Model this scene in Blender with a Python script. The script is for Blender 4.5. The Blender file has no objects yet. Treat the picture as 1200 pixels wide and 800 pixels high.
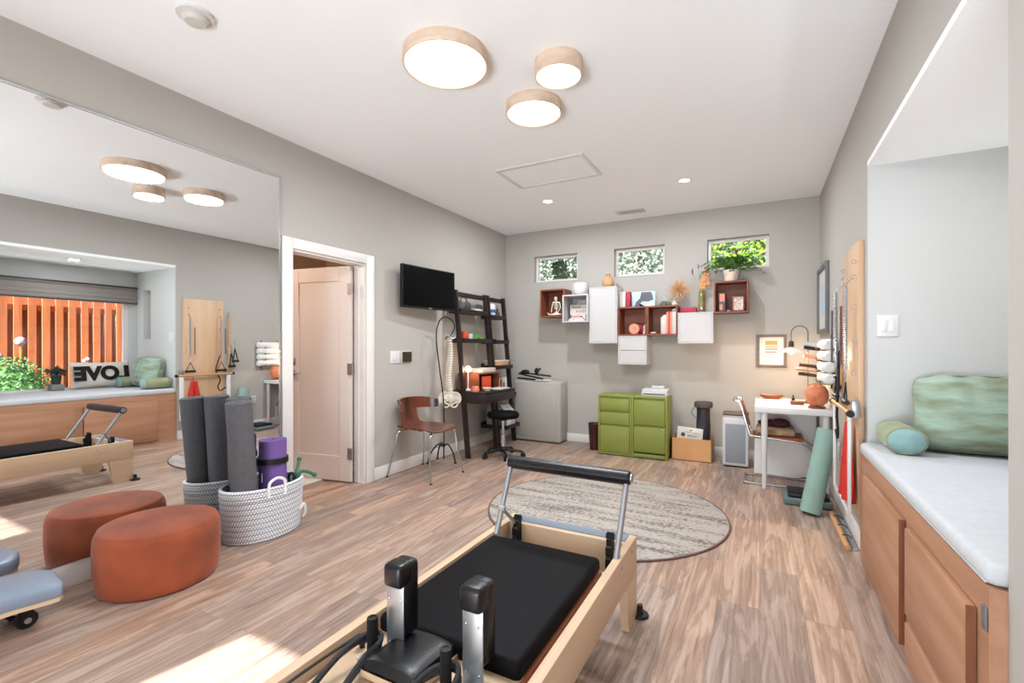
import bpy, bmesh, math, random
from mathutils import Vector, Matrix
PI = math.pi
C = bpy.context.scene.collection

# ------------------------------------------------------------------ helpers
class MB:
    def __init__(s): s.v = []; s.f = []
    def add(s, vs, fs, M=None):
        o = len(s.v)
        s.v += [tuple((M @ Vector(p)) if M else p) for p in vs]
        s.f += [tuple(i + o for i in f) for f in fs]
        return s
    def box(s, x0, x1, y0, y1, z0, z1, b=0, seg=2, M=None):
        x0, x1 = sorted((x0, x1)); y0, y1 = sorted((y0, y1)); z0, z1 = sorted((z0, z1))
        vs = [(x, y, z) for z in (z0, z1) for y in (y0, y1) for x in (x0, x1)]
        fs = [(0, 2, 3, 1), (4, 5, 7, 6), (0, 1, 5, 4), (2, 6, 7, 3), (0, 4, 6, 2), (1, 3, 7, 5)]
        if b > 0:
            bm = bmesh.new()
            bv = [bm.verts.new(p) for p in vs]
            for f in fs: bm.faces.new([bv[i] for i in f])
            b = min(b, .49 * min(x1 - x0, y1 - y0, z1 - z0))
            bmesh.ops.bevel(bm, geom=bm.edges[:], offset=b, segments=seg, profile=.5, affect='EDGES')
            bm.verts.index_update()
            vs = [tuple(v.co) for v in bm.verts]; fs = [tuple(v.index for v in f.verts) for f in bm.faces]
            bm.free()
        return s.add(vs, fs, M)
    def tube(s, pts, r, n=10, closed=False, caps=True, M=None):
        pts = [Vector(p) for p in pts]; m = len(pts)
        rs = r if isinstance(r, (list, tuple)) else [r] * m
        vs = []; fs = []; up = None
        for i, p in enumerate(pts):
            if closed: t = pts[(i + 1) % m] - pts[i - 1]
            else: t = pts[min(i + 1, m - 1)] - pts[max(i - 1, 0)]
            t.normalize()
            if up is None:
                up = Vector((0, 0, 1)) if abs(t.z) < .9 else Vector((1, 0, 0))
            up = (up - t * up.dot(t))
            if up.length < 1e-6: up = t.orthogonal()
            up.normalize(); w = t.cross(up)
            for k in range(n):
                a = 2 * PI * k / n
                vs.append(p + (up * math.cos(a) + w * math.sin(a)) * rs[i])
        L = m if closed else m - 1
        for i in range(L):
            for k in range(n):
                a = i * n + k; b2 = i * n + (k + 1) % n; j = ((i + 1) % m) * n
                fs.append((a, b2, j + (k + 1) % n, j + k))
        if caps and not closed:
            fs.append(tuple(range(n))[::-1]); fs.append(tuple((m - 1) * n + k for k in range(n)))
        return s.add([tuple(v) for v in vs], fs, M)
    def cyl(s, p0, p1, r0, r1=None, n=20, M=None):
        return s.tube([p0, p1], [r0, r0 if r1 is None else r1], n=n, M=M)
    def lathe(s, prof, c=(0, 0, 0), n=32, sx=1, sy=1, M=None):
        vs = []; fs = []; m = len(prof)
        for r, z in prof:
            for k in range(n):
                a = 2 * PI * k / n
                vs.append((c[0] + r * math.cos(a) * sx, c[1] + r * math.sin(a) * sy, c[2] + z))
        for i in range(m - 1):
            for k in range(n):
                fs.append((i * n + k, i * n + (k + 1) % n, (i + 1) * n + (k + 1) % n, (i + 1) * n + k))
        if prof[0][0] > 1e-5: fs.append(tuple(range(n))[::-1])
        if prof[-1][0] > 1e-5: fs.append(tuple((m - 1) * n + k for k in range(n)))
        return s.add(vs, fs, M)
    def prism(s, poly, a0, a1, axis='z', M=None):
        def P(p, a):
            return {'z': (p[0], p[1], a), 'y': (p[0], a, p[1]), 'x': (a, p[0], p[1])}[axis]
        n = len(poly)
        vs = [P(p, a0) for p in poly] + [P(p, a1) for p in poly]
        fs = [tuple(range(n))[::-1], tuple(range(n, 2 * n))]
        for i in range(n): fs.append((i, (i + 1) % n, n + (i + 1) % n, n + i))
        return s.add(vs, fs, M)
    def ball(s, c, r, n=16, M=None):
        rx, ry, rz = r if isinstance(r, (tuple, list)) else (r, r, r)
        prof = [(math.sin(PI * i / n), -math.cos(PI * i / n)) for i in range(n + 1)]
        vs = []; fs = []; k2 = n * 2
        for i, (q, z) in enumerate(prof):
            for k in range(k2):
                a = 2 * PI * k / k2
                vs.append((c[0] + rx * q * math.cos(a), c[1] + ry * q * math.sin(a), c[2] + rz * z))
        for i in range(n):
            for k in range(k2):
                fs.append((i * k2 + k, i * k2 + (k + 1) % k2, (i + 1) * k2 + (k + 1) % k2, (i + 1) * k2 + k))
        return s.add(vs, fs, M)
    def grid(s, nu, nv, fn, thick=0, closed_u=False):
        """surface fn(u,v)->(x,y,z); thick > 0 gives it a second side along its normal"""
        P = [[Vector(fn(i / (nu - 1), j / (nv - 1))) for j in range(nv)] for i in range(nu)]
        def N(i, j):
            a = P[min(i + 1, nu - 1)][j] - P[max(i - 1, 0)][j]
            b = P[i][min(j + 1, nv - 1)] - P[i][max(j - 1, 0)]
            c = a.cross(b)
            return c.normalized() if c.length > 1e-9 else Vector((0, 0, 1))
        vs = [tuple(P[i][j]) for i in range(nu) for j in range(nv)]
        fs = [(i * nv + j, (i + 1) * nv + j, (i + 1) * nv + j + 1, i * nv + j + 1) for i in range(nu - 1) for j in range(nv - 1)]
        if thick:
            o = nu * nv
            vs += [tuple(P[i][j] + N(i, j) * thick) for i in range(nu) for j in range(nv)]
            fs += [tuple(o + q for q in f)[::-1] for f in fs[:]]
            for j in range(nv - 1):
                fs.append((j, j + 1, o + j + 1, o + j)); a = (nu - 1) * nv
                fs.append((a + j + 1, a + j, o + a + j, o + a + j + 1))
            for i in range(nu - 1):
                a, b = i * nv, (i + 1) * nv
                fs.append((b, a, o + a, o + b)); fs.append((a + nv - 1, b + nv - 1, o + b + nv - 1, o + a + nv - 1))
        return s.add(vs, fs)
    def pillow(s, c, size, M=None, n=14, pinch=.08, rnd=0):
        """soft cushion: x width, y thickness, z height, seam round the rim"""
        W, T, Hh = size[0] / 2, size[1] / 2, size[2] / 2
        vs = []; fs = []
        for side in (1, -1):
            o = len(vs)
            for i in range(n + 1):
                for j in range(n + 1):
                    a = -1 + 2 * i / n; b = -1 + 2 * j / n
                    q = max(0, (1 - a ** 4)) ** .5 * max(0, (1 - b ** 4)) ** .5
                    sc = 1 - pinch * (1 - abs(a)) * abs(b) ** 3 * 1.0; sd = 1 - pinch * (1 - abs(b)) * abs(a) ** 3
                    cf = 1 - rnd * (a * a * b * b) ** 2; sc *= cf; sd *= cf
                    vs.append((c[0] + W * a * sd, c[1] + side * (T * q + .002), c[2] + Hh * b * sc))
            for i in range(n):
                for j in range(n):
                    k = o + i * (n + 1) + j
                    f = (k, k + n + 1, k + n + 2, k + 1)
                    fs.append(f if side < 0 else f[::-1])
        return s.add(vs, fs, M)
    def leaves(s, n, fn, size, rnd, w=.35):
        for _ in range(n):
            c = Vector(fn(rnd)); d = Vector((rnd.gauss(0, 1), rnd.gauss(0, 1), rnd.gauss(0, .7))).normalized()
            u = d.orthogonal().normalized(); u = Matrix.Rotation(rnd.random() * 6.28, 3, d) @ u
            L = size * rnd.uniform(.6, 1.3); n2 = d.cross(u) * L * .12
            s.add([tuple(c), tuple(c + d * L * .5 + u * L * w + n2), tuple(c + d * L), tuple(c + d * L * .5 - u * L * w + n2), tuple(c + d * L * .5)],
                  [(0, 1, 4), (1, 2, 4), (2, 3, 4), (3, 0, 4)])
        return s

def wloc(o):
    return Vector(o.get('_w', (0, 0, 0))) if o else Vector((0, 0, 0))
def link(name, data, parent=None):
    o = bpy.data.objects.new(name, data); C.objects.link(o)
    if parent: o.parent = parent
    return o
def build(name, mb, m, parent=None, smooth=35, origin=None):
    base = wloc(parent)
    org = Vector(origin) if origin is not None else None
    off = base if org is None else org
    me = bpy.data.meshes.new(name)
    me.from_pydata([tuple(Vector(p) - off) for p in mb.v], [], mb.f)
    bm = bmesh.new(); bm.from_mesh(me)
    bmesh.ops.recalc_face_normals(bm, faces=bm.faces)
    bm.to_mesh(me); bm.free()
    if smooth:
        for p in me.polygons: p.use_smooth = True
        try: me.set_sharp_from_angle(angle=math.radians(smooth))
        except Exception: pass
    me.materials.append(m)
    o = link(name, me, parent)
    if org is not None: o.location = org - base; o['_w'] = tuple(org)
    else: o['_w'] = tuple(base)
    return o
def thing(name, label, cat, loc=(0, 0, 0), group=None):
    o = link(name, None); o.location = loc; o['_w'] = tuple(loc); o['label'] = label; o['category'] = cat
    if group: o['group'] = group
    return o
def solo(name, label, cat, mb, m, group=None, smooth=35, origin=None):
    if origin is None and mb.v:
        xs = [p[0] for p in mb.v]; ys = [p[1] for p in mb.v]; zs = [p[2] for p in mb.v]
        origin = ((min(xs) + max(xs)) / 2, (min(ys) + max(ys)) / 2, min(zs))
    o = build(name, mb, m, None, smooth, origin)
    o['label'] = label; o['category'] = cat
    if group: o['group'] = group
    return o
def struct(name, mb, m, parent=None, smooth=0):
    o = build(name, mb, m, parent, smooth)
    if parent is None: o['kind'] = 'structure'
    return o
def arc(c, r, a0, a1, n, plane='xz'):
    out = []
    for i in range(n + 1):
        a = math.radians(a0 + (a1 - a0) * i / n); p = [c[0], c[1], c[2]]
        ix = {'xz': (0, 2), 'yz': (1, 2), 'xy': (0, 1)}[plane]
        p[ix[0]] += r * math.cos(a); p[ix[1]] += r * math.sin(a); out.append(tuple(p))
    return out
def smoothpts(pts, k=6):
    P = [Vector(p) for p in pts]; out = []
    for i in range(len(P) - 1):
        p0 = P[max(i - 1, 0)]; p1 = P[i]; p2 = P[i + 1]; p3 = P[min(i + 2, len(P) - 1)]
        for j in range(k):
            t = j / k
            out.append(tuple(.5 * ((2 * p1) + (-p0 + p2) * t + (2 * p0 - 5 * p1 + 4 * p2 - p3) * t * t + (-p0 + 3 * p1 - 3 * p2 + p3) * t ** 3)))
    out.append(tuple(P[-1])); return out

# ------------------------------------------------------------------ materials
def lin(c):
    f = lambda x: (x / 12.92 if x <= .04045 else ((x + .055) / 1.055) ** 2.4)
    return tuple(f(x / 255) for x in c) + (1,)
def mat(name, col, rough=.5, metal=0, var=0, vscale=8, bump=0, bscale=60, coat=0, spec=.5, emit=0, trans=0, col2=None, stretch=(1, 1, 1), sheen=0):
    m = bpy.data.materials.new(name); m.use_nodes = True
    N = m.node_tree.nodes; Lk = m.node_tree.links; b = N['Principled BSDF']
    b.inputs['Base Color'].default_value = lin(col); b.inputs['Roughness'].default_value = rough
    b.inputs['Metallic'].default_value = metal; b.inputs['Specular IOR Level'].default_value = spec
    if coat: b.inputs['Coat Weight'].default_value = coat; b.inputs['Coat Roughness'].default_value = .15
    if sheen: b.inputs['Sheen Weight'].default_value = sheen; b.inputs['Sheen Roughness'].default_value = .4
    if trans: b.inputs['Transmission Weight'].default_value = trans
    if emit: b.inputs['Emission Color'].default_value = lin(col); b.inputs['Emission Strength'].default_value = emit
    if var or bump or col2:
        tc = N.new('ShaderNodeTexCoord'); mp = N.new('ShaderNodeMapping'); Lk.new(tc.outputs['Object'], mp.inputs[0])
        mp.inputs['Scale'].default_value = stretch
    if var or col2:
        nz = N.new('ShaderNodeTexNoise'); nz.inputs['Scale'].default_value = vscale; nz.inputs['Detail'].default_value = 6
        Lk.new(mp.outputs[0], nz.inputs['Vector'])
        rp = N.new('ShaderNodeValToRGB'); rp.color_ramp.elements[0].position = .3; rp.color_ramp.elements[1].position = .7
        c1 = lin(col); c2 = lin(col2) if col2 else None
        if c2 is None:
            k = var; rp.color_ramp.elements[0].color = tuple(x * (1 - k) for x in c1[:3]) + (1,)
            rp.color_ramp.elements[1].color = tuple(min(1, x * (1 + k)) for x in c1[:3]) + (1,)
        else:
            rp.color_ramp.elements[0].color = c1; rp.color_ramp.elements[1].color = c2
        Lk.new(nz.outputs['Fac'], rp.inputs[0]); Lk.new(rp.outputs[0], b.inputs['Base Color'])
    if bump:
        n2 = N.new('ShaderNodeTexNoise'); n2.inputs['Scale'].default_value = bscale; n2.inputs['Detail'].default_value = 4
        Lk.new(mp.outputs[0], n2.inputs['Vector'])
        bp = N.new('ShaderNodeBump'); bp.inputs['Strength'].default_value = bump; bp.inputs['Distance'].default_value = .01
        Lk.new(n2.outputs['Fac'], bp.inputs['Height']); Lk.new(bp.outputs[0], b.inputs['Normal'])
    return m
def wood(name, c1, c2, axis='y', rough=.45, scale=14, coat=0):
    st = {'x': (.08, 1, 1), 'y': (1, .08, 1), 'z': (1, 1, .08)}[axis]
    return mat(name, c1, rough, col2=c2, vscale=scale, stretch=st, coat=coat, bump=.05, bscale=80)

M = {}
M['wall'] = mat('grey_wall_paint', (177, 172, 165), .85, bump=.06, bscale=180)
M['ceil'] = mat('white_ceiling_paint', (246, 247, 248), .9, bump=.05, bscale=160)
M['baywall'] = mat('pale_bay_paint', (195, 196, 194), .85, bump=.05, bscale=160)
M['trim'] = mat('white_trim_paint', (222, 217, 213), .4)
M['doorp'] = mat('door_paint', (214, 204, 198), .5)
M['hall'] = mat('hall_paint', (200, 172, 148), .8)
M['cubewhite'] = mat('white_cube_lacquer', (190, 187, 187), .45)
M['white'] = mat('white_lacquer', (216, 214, 214), .35)
M['offw'] = mat('off_white', (204, 198, 190), .5, var=.04)
M['chrome'] = mat('chrome', (205, 207, 210), .18, 1)
M['steel'] = mat('satin_steel', (176, 180, 186), .34, .9)
M['black'] = mat('black_plastic', (20, 20, 22), .5, spec=.35)
M['blackm'] = mat('black_metal', (30, 28, 28), .4, .4)
M['vinylg'] = mat('glossy_black_vinyl', (16, 14, 18), .34, bump=.08, bscale=300, coat=.08, spec=.35)
M['vinyl'] = mat('black_vinyl', (13, 11, 14), .6, bump=.08, bscale=300, spec=.09)
M['maple'] = wood('maple', (218, 190, 160), (200, 168, 136), 'y', .4, 10)
M['maple_x'] = wood('maple_across', (220, 194, 164), (204, 174, 142), 'x', .4, 10)
M['reds'] = mat('reddish_carriage_edge', (150, 84, 52), .5)
M['oak'] = wood('oak_bench', (182, 136, 108), (160, 112, 82), 'y', .5, 16)
M['oak_d'] = wood('oak_edge', (138, 82, 50), (110, 62, 38), 'z', .5, 20)
M['board'] = wood('board_ply', (216, 180, 148), (200, 162, 128), 'z', .5, 9)
M['walnut'] = wood('red_walnut', (140, 78, 52), (108, 52, 34), 'x', .5, 20)
M['espresso'] = wood('espresso', (40, 26, 24), (28, 17, 16), 'z', .45, 20)
M['chairwood'] = wood('rosewood_ply', (122, 58, 32), (60, 28, 18), 'z', .28, 11, .3)
M['lampwood'] = wood('lamp_ring_wood', (222, 200, 180), (200, 170, 146), 'x', .6, 20)
M['dowel'] = wood('dowel_wood', (206, 158, 108), (182, 130, 84), 'y', .5, 20)
M['rust'] = mat('rust_velvet', (146, 70, 40), .9, var=.3, vscale=4.5, sheen=.15, bump=.35, bscale=7)
M['green'] = mat('olive_metal', (128, 138, 60), .5)
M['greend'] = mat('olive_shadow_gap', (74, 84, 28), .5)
M['greyuph'] = mat('greige_upholstery', (168, 163, 155), .7, var=.04, bump=.04, bscale=90)
M['cushion'] = mat('white_cushion_fabric', (192, 193, 195), .9, var=.04, vscale=30, bump=.1, bscale=250)
M['paper'] = mat('paper', (216, 212, 206), .7)
M['card'] = mat('cardboard', (206, 156, 106), .75, var=.05)
M['maroon'] = mat('maroon_plastic', (66, 24, 26), .4)
M['towel'] = mat('white_towel', (226, 224, 222), .95, bump=.3, bscale=200)
M['sage'] = mat('sage_mat', (132, 160, 150), .7, var=.05, bump=.1, bscale=200)
M['roller'] = mat('charcoal_foam', (60, 60, 64), .85, col2=(104, 102, 106), vscale=240, bump=.3, bscale=200)
M['purple'] = mat('purple_mat', (112, 82, 148), .7, var=.1, bump=.1, bscale=120)
M['bluegrey'] = mat('blue_grey_vinyl', (128, 140, 158), .35, coat=.2)
M['platform'] = mat('grey_platform_top', (118, 128, 142), .6)
M['red'] = mat('red_cloth', (196, 40, 30), .8, var=.15, vscale=10, bump=.3, bscale=15)
M['strap'] = mat('green_band_rubber', (44, 100, 76), .55)
M['rope'] = mat('black_webbing', (38, 36, 38), .75, bump=.3, bscale=300)
M['tan'] = mat('tan_ceramic', (196, 146, 104), .6, var=.1)
M['ceramic'] = mat('white_ceramic', (202, 200, 200), .5)
M['bone'] = mat('bone_plastic', (226, 216, 200), .55, var=.05)
M['salt'] = mat('salt_rock', (190, 100, 66), .7, col2=(214, 140, 104), vscale=14, bump=.8, bscale=18)
M['leaf'] = mat('leaf_green', (62, 104, 48), .6, col2=(104, 150, 70), vscale=9)
M['leafd'] = mat('leaf_dark', (46, 78, 48), .6, col2=(120, 146, 110), vscale=4)
M['leafy'] = mat('leaf_yellow_green', (150, 184, 50), .6, col2=(84, 128, 40), vscale=4)
M['leafp'] = mat('leaf_pale', (96, 120, 96), .6, col2=(196, 208, 190), vscale=2.5)
M['leafb'] = mat('bush_green', (58, 108, 54), .6, col2=(104, 150, 84), vscale=7)
M['bark'] = mat('bark', (92, 74, 58), .9, bump=.5, bscale=30)
M['fence'] = wood('redwood_fence', (214, 128, 78), (182, 98, 54), 'z', .75, 10)
M['ground'] = mat('garden_soil', (120, 110, 96), .95, var=.2, vscale=6)
M['shade'] = mat('roman_shade_fabric', (142, 134, 128), .9, var=.05, vscale=60)
M['brown'] = mat('brown_leather', (140, 66, 34), .5, var=.1)
M['screen'] = mat('tv_screen', (3, 3, 4), .25, spec=.12)
M['thermo'] = mat('dark_bronze', (58, 40, 30), .3)
M['mesh'] = mat('grey_grille', (140, 146, 152), .7)
M['brownlid'] = mat('taupe_lid', (98, 84, 78), .5)
M['doormat'] = mat('pale_doormat', (206, 204, 196), .9, var=.05)
M['duvet'] = mat('cream_shag', (216, 206, 196), .95, bump=.8, bscale=90)
M['inkblack'] = mat('black_shag', (26, 18, 18), .95, bump=.8, bscale=90)
M['greyframe'] = mat('grey_frame', (104, 104, 106), .5)
M['artframe'] = wood('weathered_frame', (120, 108, 98), (92, 80, 72), 'x', .6, 25)
M['pink'] = mat('pink', (226, 140, 120), .6)
M['flower'] = mat('dried_flower', (222, 176, 134), .9, var=.15)
M['pale'] = mat('pale_flower', (206, 196, 178), .9)
M['orange'] = mat('orange_paint', (206, 72, 30), .5)
M['blue'] = mat('blue_print', (60, 84, 150), .6)
M['concrete'] = mat('grey_concrete', (130, 130, 126), .8)
M['hairred'] = mat('red_print', (168, 40, 62), .6)
M['slate'] = mat('slate_print', (92, 92, 104), .6)
M['skyprint'] = mat('light_blue_print', (186, 208, 222), .6)
M['glowbulb'] = mat('warm_bulb', (255, 214, 160), .5, emit=9)
M['diff'] = mat('lamp_diffuser', (255, 244, 230), .5, emit=3.2)
M['down'] = mat('downlight_diffuser', (255, 252, 246), .5, emit=6)

def mirror_mat():
    m = mat('mirror_silver', (238, 240, 240), 0, 1); return m
M['mirror'] = mirror_mat()
def glass_mat(name='window_glass', tint=(1, 1, 1), fac=.05):
    m = bpy.data.materials.new(name); m.use_nodes = True; N = m.node_tree.nodes; Lk = m.node_tree.links
    N.remove(N['Principled BSDF']); t = N.new('ShaderNodeBsdfTransparent'); g = N.new('ShaderNodeBsdfGlossy'); x = N.new('ShaderNodeMixShader')
    t.inputs[0].default_value = tint + (1,); g.inputs['Roughness'].default_value = .02; x.inputs[0].default_value = fac
    Lk.new(t.outputs[0], x.inputs[1]); Lk.new(g.outputs[0], x.inputs[2]); Lk.new(x.outputs[0], N['Material Output'].inputs[0]); return m
M['glass'] = glass_mat(); M['vase'] = glass_mat('clear_vase', (.96, .90, .82), .08); M['bottle'] = glass_mat('amber_bottle', (.42, .2, .1), .2)
M['lampglass'] = mat('milk_glass', (236, 232, 226), .25, trans=.15)

def floor_mat():
    m = bpy.data.materials.new('oak_plank_floor'); m.use_nodes = True; N = m.node_tree.nodes; Lk = m.node_tree.links; b = N['Principled BSDF']
    tc = N.new('ShaderNodeTexCoord'); mp = N.new('ShaderNodeMapping'); mp.inputs['Rotation'].default_value = (0, 0, PI / 2)
    Lk.new(tc.outputs['Object'], mp.inputs[0])
    br = N.new('ShaderNodeTexBrick'); br.offset = .37; br.offset_frequency = 2
    br.inputs['Scale'].default_value = 1; br.inputs['Brick Width'].default_value = 1.22; br.inputs['Row Height'].default_value = .178
    br.inputs['Mortar Size'].default_value = .0012; br.inputs['Mortar Smooth'].default_value = .2; br.inputs['Bias'].default_value = 0
    br.inputs['Color1'].default_value = (0, 0, 0, 1); br.inputs['Color2'].default_value = (1, 1, 1, 1); br.inputs['Mortar'].default_value = (.5, .5, .5, 1)
    Lk.new(mp.outputs[0], br.inputs['Vector'])
    # grain, shifted from plank to plank
    sep = N.new('ShaderNodeMapping'); sep.inputs['Scale'].default_value = (7, .75, 1); Lk.new(tc.outputs['Object'], sep.inputs[0])
    ad = N.new('ShaderNodeVectorMath'); ad.operation = 'MULTIPLY_ADD'; ad.inputs[1].default_value = (31, 17, 5)
    Lk.new(br.outputs['Color'], ad.inputs[0]); Lk.new(sep.outputs[0], ad.inputs[2])
    nz = N.new('ShaderNodeTexNoise'); nz.inputs['Scale'].default_value = 1.6; nz.inputs['Detail'].default_value = 9; nz.inputs['Roughness'].default_value = .62; nz.inputs['Distortion'].default_value = 1.6
    Lk.new(ad.outputs[0], nz.inputs['Vector'])
    fs = N.new('ShaderNodeMapping'); fs.inputs['Scale'].default_value = (75, 2.2, 1); Lk.new(tc.outputs['Object'], fs.inputs[0])
    nf = N.new('ShaderNodeTexNoise'); nf.inputs['Scale'].default_value = 1; nf.inputs['Detail'].default_value = 5; nf.inputs['Roughness'].default_value = .65; Lk.new(fs.outputs[0], nf.inputs['Vector'])
    wv = N.new('ShaderNodeMath'); wv.operation = 'MULTIPLY'; wv.inputs[1].default_value = 36; Lk.new(nz.outputs['Fac'], wv.inputs[0])
    sn = N.new('ShaderNodeMath'); sn.operation = 'SINE'; Lk.new(wv.outputs[0], sn.inputs[0])
    m1 = N.new('ShaderNodeMath'); m1.operation = 'MULTIPLY_ADD'; m1.inputs[1].default_value = .46; Lk.new(nf.outputs['Fac'], m1.inputs[0])
    m0 = N.new('ShaderNodeMath'); m0.operation = 'MULTIPLY_ADD'; m0.inputs[1].default_value = .62; m0.inputs[2].default_value = -.03; Lk.new(nz.outputs['Fac'], m0.inputs[0]); Lk.new(m0.outputs[0], m1.inputs[2])
    m3 = N.new('ShaderNodeMath'); m3.operation = 'MULTIPLY_ADD'; m3.inputs[1].default_value = .03; Lk.new(sn.outputs[0], m3.inputs[0]); Lk.new(m1.outputs[0], m3.inputs[2])
    r1 = N.new('ShaderNodeValToRGB'); e = r1.color_ramp.elements
    e[0].position = .3; e[0].color = lin((112, 94, 86)); e[1].position = .7; e[1].color = lin((200, 182, 170))
    k = e.new(.44); k.color = lin((148, 125, 112)); k = e.new(.54); k.color = lin((174, 150, 135))
    Lk.new(m3.outputs[0], r1.inputs[0])
    r2 = N.new('ShaderNodeValToRGB'); e = r2.color_ramp.elements; e[0].color = lin((218, 216, 220)); e[1].color = lin((255, 240, 228))
    k = e.new(.5); k.color = lin((240, 238, 236))
    Lk.new(br.outputs['Color'], r2.inputs[0])
    mx = N.new('ShaderNodeMix'); mx.data_type = 'RGBA'; mx.blend_type = 'MULTIPLY'; mx.inputs[0].default_value = 1
    Lk.new(r1.outputs[0], mx.inputs[6]); Lk.new(r2.outputs[0], mx.inputs[7])
    m2 = N.new('ShaderNodeMix'); m2.data_type = 'RGBA'; m2.inputs[7].default_value = lin((134, 112, 98))
    Lk.new(br.outputs['Fac'], m2.inputs[0]); Lk.new(mx.outputs[2], m2.inputs[6]); Lk.new(m2.outputs[2], b.inputs['Base Color'])
    b.inputs['Roughness'].default_value = .42; b.inputs['Specular IOR Level'].default_value = .4
    bp = N.new('ShaderNodeBump'); bp.inputs['Strength'].default_value = .12; bp.inputs['Distance'].default_value = .004
    Lk.new(nz.outputs['Fac'], bp.inputs['Height']); Lk.new(bp.outputs[0], b.inputs['Normal'])
    return m
M['floor'] = floor_mat()
def rug_mat():
    m = bpy.data.materials.new('streaked_rug_pile'); m.use_nodes = True; N = m.node_tree.nodes; Lk = m.node_tree.links; b = N['Principled BSDF']
    tc = N.new('ShaderNodeTexCoord'); a = N.new('ShaderNodeMapping'); a.inputs['Scale'].default_value = (1.3, 9, 1); Lk.new(tc.outputs['Object'], a.inputs[0])
    n1 = N.new('ShaderNodeTexNoise'); n1.inputs['Scale'].default_value = 1.3; n1.inputs['Detail'].default_value = 3; Lk.new(a.outputs[0], n1.inputs['Vector'])
    c = N.new('ShaderNodeMapping'); c.inputs['Scale'].default_value = (34, 80, 1); Lk.new(tc.outputs['Object'], c.inputs[0])
    n2 = N.new('ShaderNodeTexNoise'); n2.inputs['Scale'].default_value = 1.1; n2.inputs['Detail'].default_value = 2; Lk.new(c.outputs[0], n2.inputs['Vector'])
    s = N.new('ShaderNodeMath'); s.operation = 'MULTIPLY_ADD'; s.inputs[1].default_value = .9; Lk.new(n1.outputs['Fac'], s.inputs[0]); Lk.new(n2.outputs['Fac'], s.inputs[2])
    r = N.new('ShaderNodeValToRGB'); e = r.color_ramp.elements; e[0].position = .78; e[0].color = lin((106, 96, 92)); e[1].position = .98; e[1].color = lin((172, 163, 154))
    Lk.new(s.outputs[0], r.inputs[0]); Lk.new(r.outputs[0], b.inputs['Base Color']); b.inputs['Roughness'].default_value = .95
    bp = N.new('ShaderNodeBump'); bp.inputs['Strength'].default_value = .6; bp.inputs['Distance'].default_value = .01
    Lk.new(n2.outputs['Fac'], bp.inputs['Height']); Lk.new(bp.outputs[0], b.inputs['Normal']); return m
M['rug'] = rug_mat()
def basket_mat():
    m = bpy.data.materials.new('woven_cotton_rope'); m.use_nodes = True; N = m.node_tree.nodes; Lk = m.node_tree.links; b = N['Principled BSDF']
    tc = N.new('ShaderNodeTexCoord'); sx = N.new('ShaderNodeSeparateXYZ'); Lk.new(tc.outputs['Object'], sx.inputs[0])
    def mt(op, a, b_=None, c_=None):
        n = N.new('ShaderNodeMath'); n.operation = op
        for k, q in enumerate((a, b_, c_)):
            if q is None: continue
            if isinstance(q, (int, float)): n.inputs[k].default_value = q
            else: Lk.new(q, n.inputs[k])
        return n.outputs[0]
    xx = mt('DIVIDE', sx.outputs['X'], .185); yy = mt('DIVIDE', sx.outputs['Y'], .25)
    ang = mt('ARCTAN2', yy, xx); zz = mt('PINGPONG', sx.outputs['Z'], .0162)
    ph = mt('ADD', mt('MULTIPLY', ang, 84), mt('MULTIPLY', zz, 330)); w = mt('SINE', ph)
    row = mt('SINE', mt('MULTIPLY', sx.outputs['Z'], 194)); w2 = mt('MULTIPLY_ADD', w, .35, mt('MULTIPLY_ADD', row, .2, .5))
    r = N.new('ShaderNodeValToRGB'); e = r.color_ramp.elements
    e[0].position = .12; e[0].color = lin((128, 128, 138)); e[1].position = .62; e[1].color = lin((226, 225, 228))
    Lk.new(w2, r.inputs[0]); Lk.new(r.outputs[0], b.inputs['Base Color']); b.inputs['Roughness'].default_value = .9; return m
M['rope_b'] = basket_mat()
M['ropewhite'] = mat('white_cotton_rope', (228, 226, 228), .9)
def velvet_mat():
    m = mat('sea_green_crushed_velvet', (116, 120, 86), .7, sheen=.3, col2=(160, 184, 168), vscale=5, stretch=(1, 1, 4), bump=.35, bscale=16); return m
M['velvet'] = velvet_mat(); M['velvetteal'] = mat('teal_velvet', (132, 166, 164), .7, sheen=.2, var=.15, vscale=12, bump=.2, bscale=20)
M['velvetol'] = mat('olive_velvet', (142, 148, 112), .7, sheen=.2, var=.15, vscale=10, bump=.3, bscale=16)

# ------------------------------------------------------------------ the room
XL, XR, YB, H = -3.089, .5386, 5.626, 2.74
YR = -1.5; YJ = 3.28; YN = 1.58; ZB = 2.233; XW = 1.54
struct('floor', MB().box(XL - .13, XR + .02, YR - .12, YB + .1, -.06, 0), M['floor'])
struct('ceiling', MB().box(XL - .13, XR + .13, YR - .12, YB + .15, H, H + .12), M['ceil'])
DY0, DY1, DZ = 2.30, 3.03, 1.945
w = MB(); w.box(XL - .12, XL, YR - .12, DY0, 0, H); w.box(XL - .12, XL, DY1, YB + .15, 0, H); w.box(XL - .12, XL, DY0, DY1, DZ, H)
struct('wall_left', w, M['wall'])
WIN = [(-2.66, -2.05), (-1.577, -.978), (-.52, .09)]; WZ0, WZ1 = 2.058, 2.403
w = MB(); w.box(XL, XR + .13, YB, YB + .15, 0, WZ0); w.box(XL, XR + .13, YB, YB + .15, WZ1, H)
xs = [XL] + [q for p in WIN for q in p] + [XR + .13]
for i in range(0, len(xs), 2): w.box(xs[i], xs[i + 1], YB, YB + .15, WZ0, WZ1)
struct('wall_back', w, M['wall'])
w = MB(); w.box(XR, XR + .12, YJ, YB, 0, H); w.box(XR, XR + .12, YR - .12, YN, 0, H); w.box(XR, XR + .12, YN, YJ, ZB + .03, H)
struct('wall_right', w, M['wall'])
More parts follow.
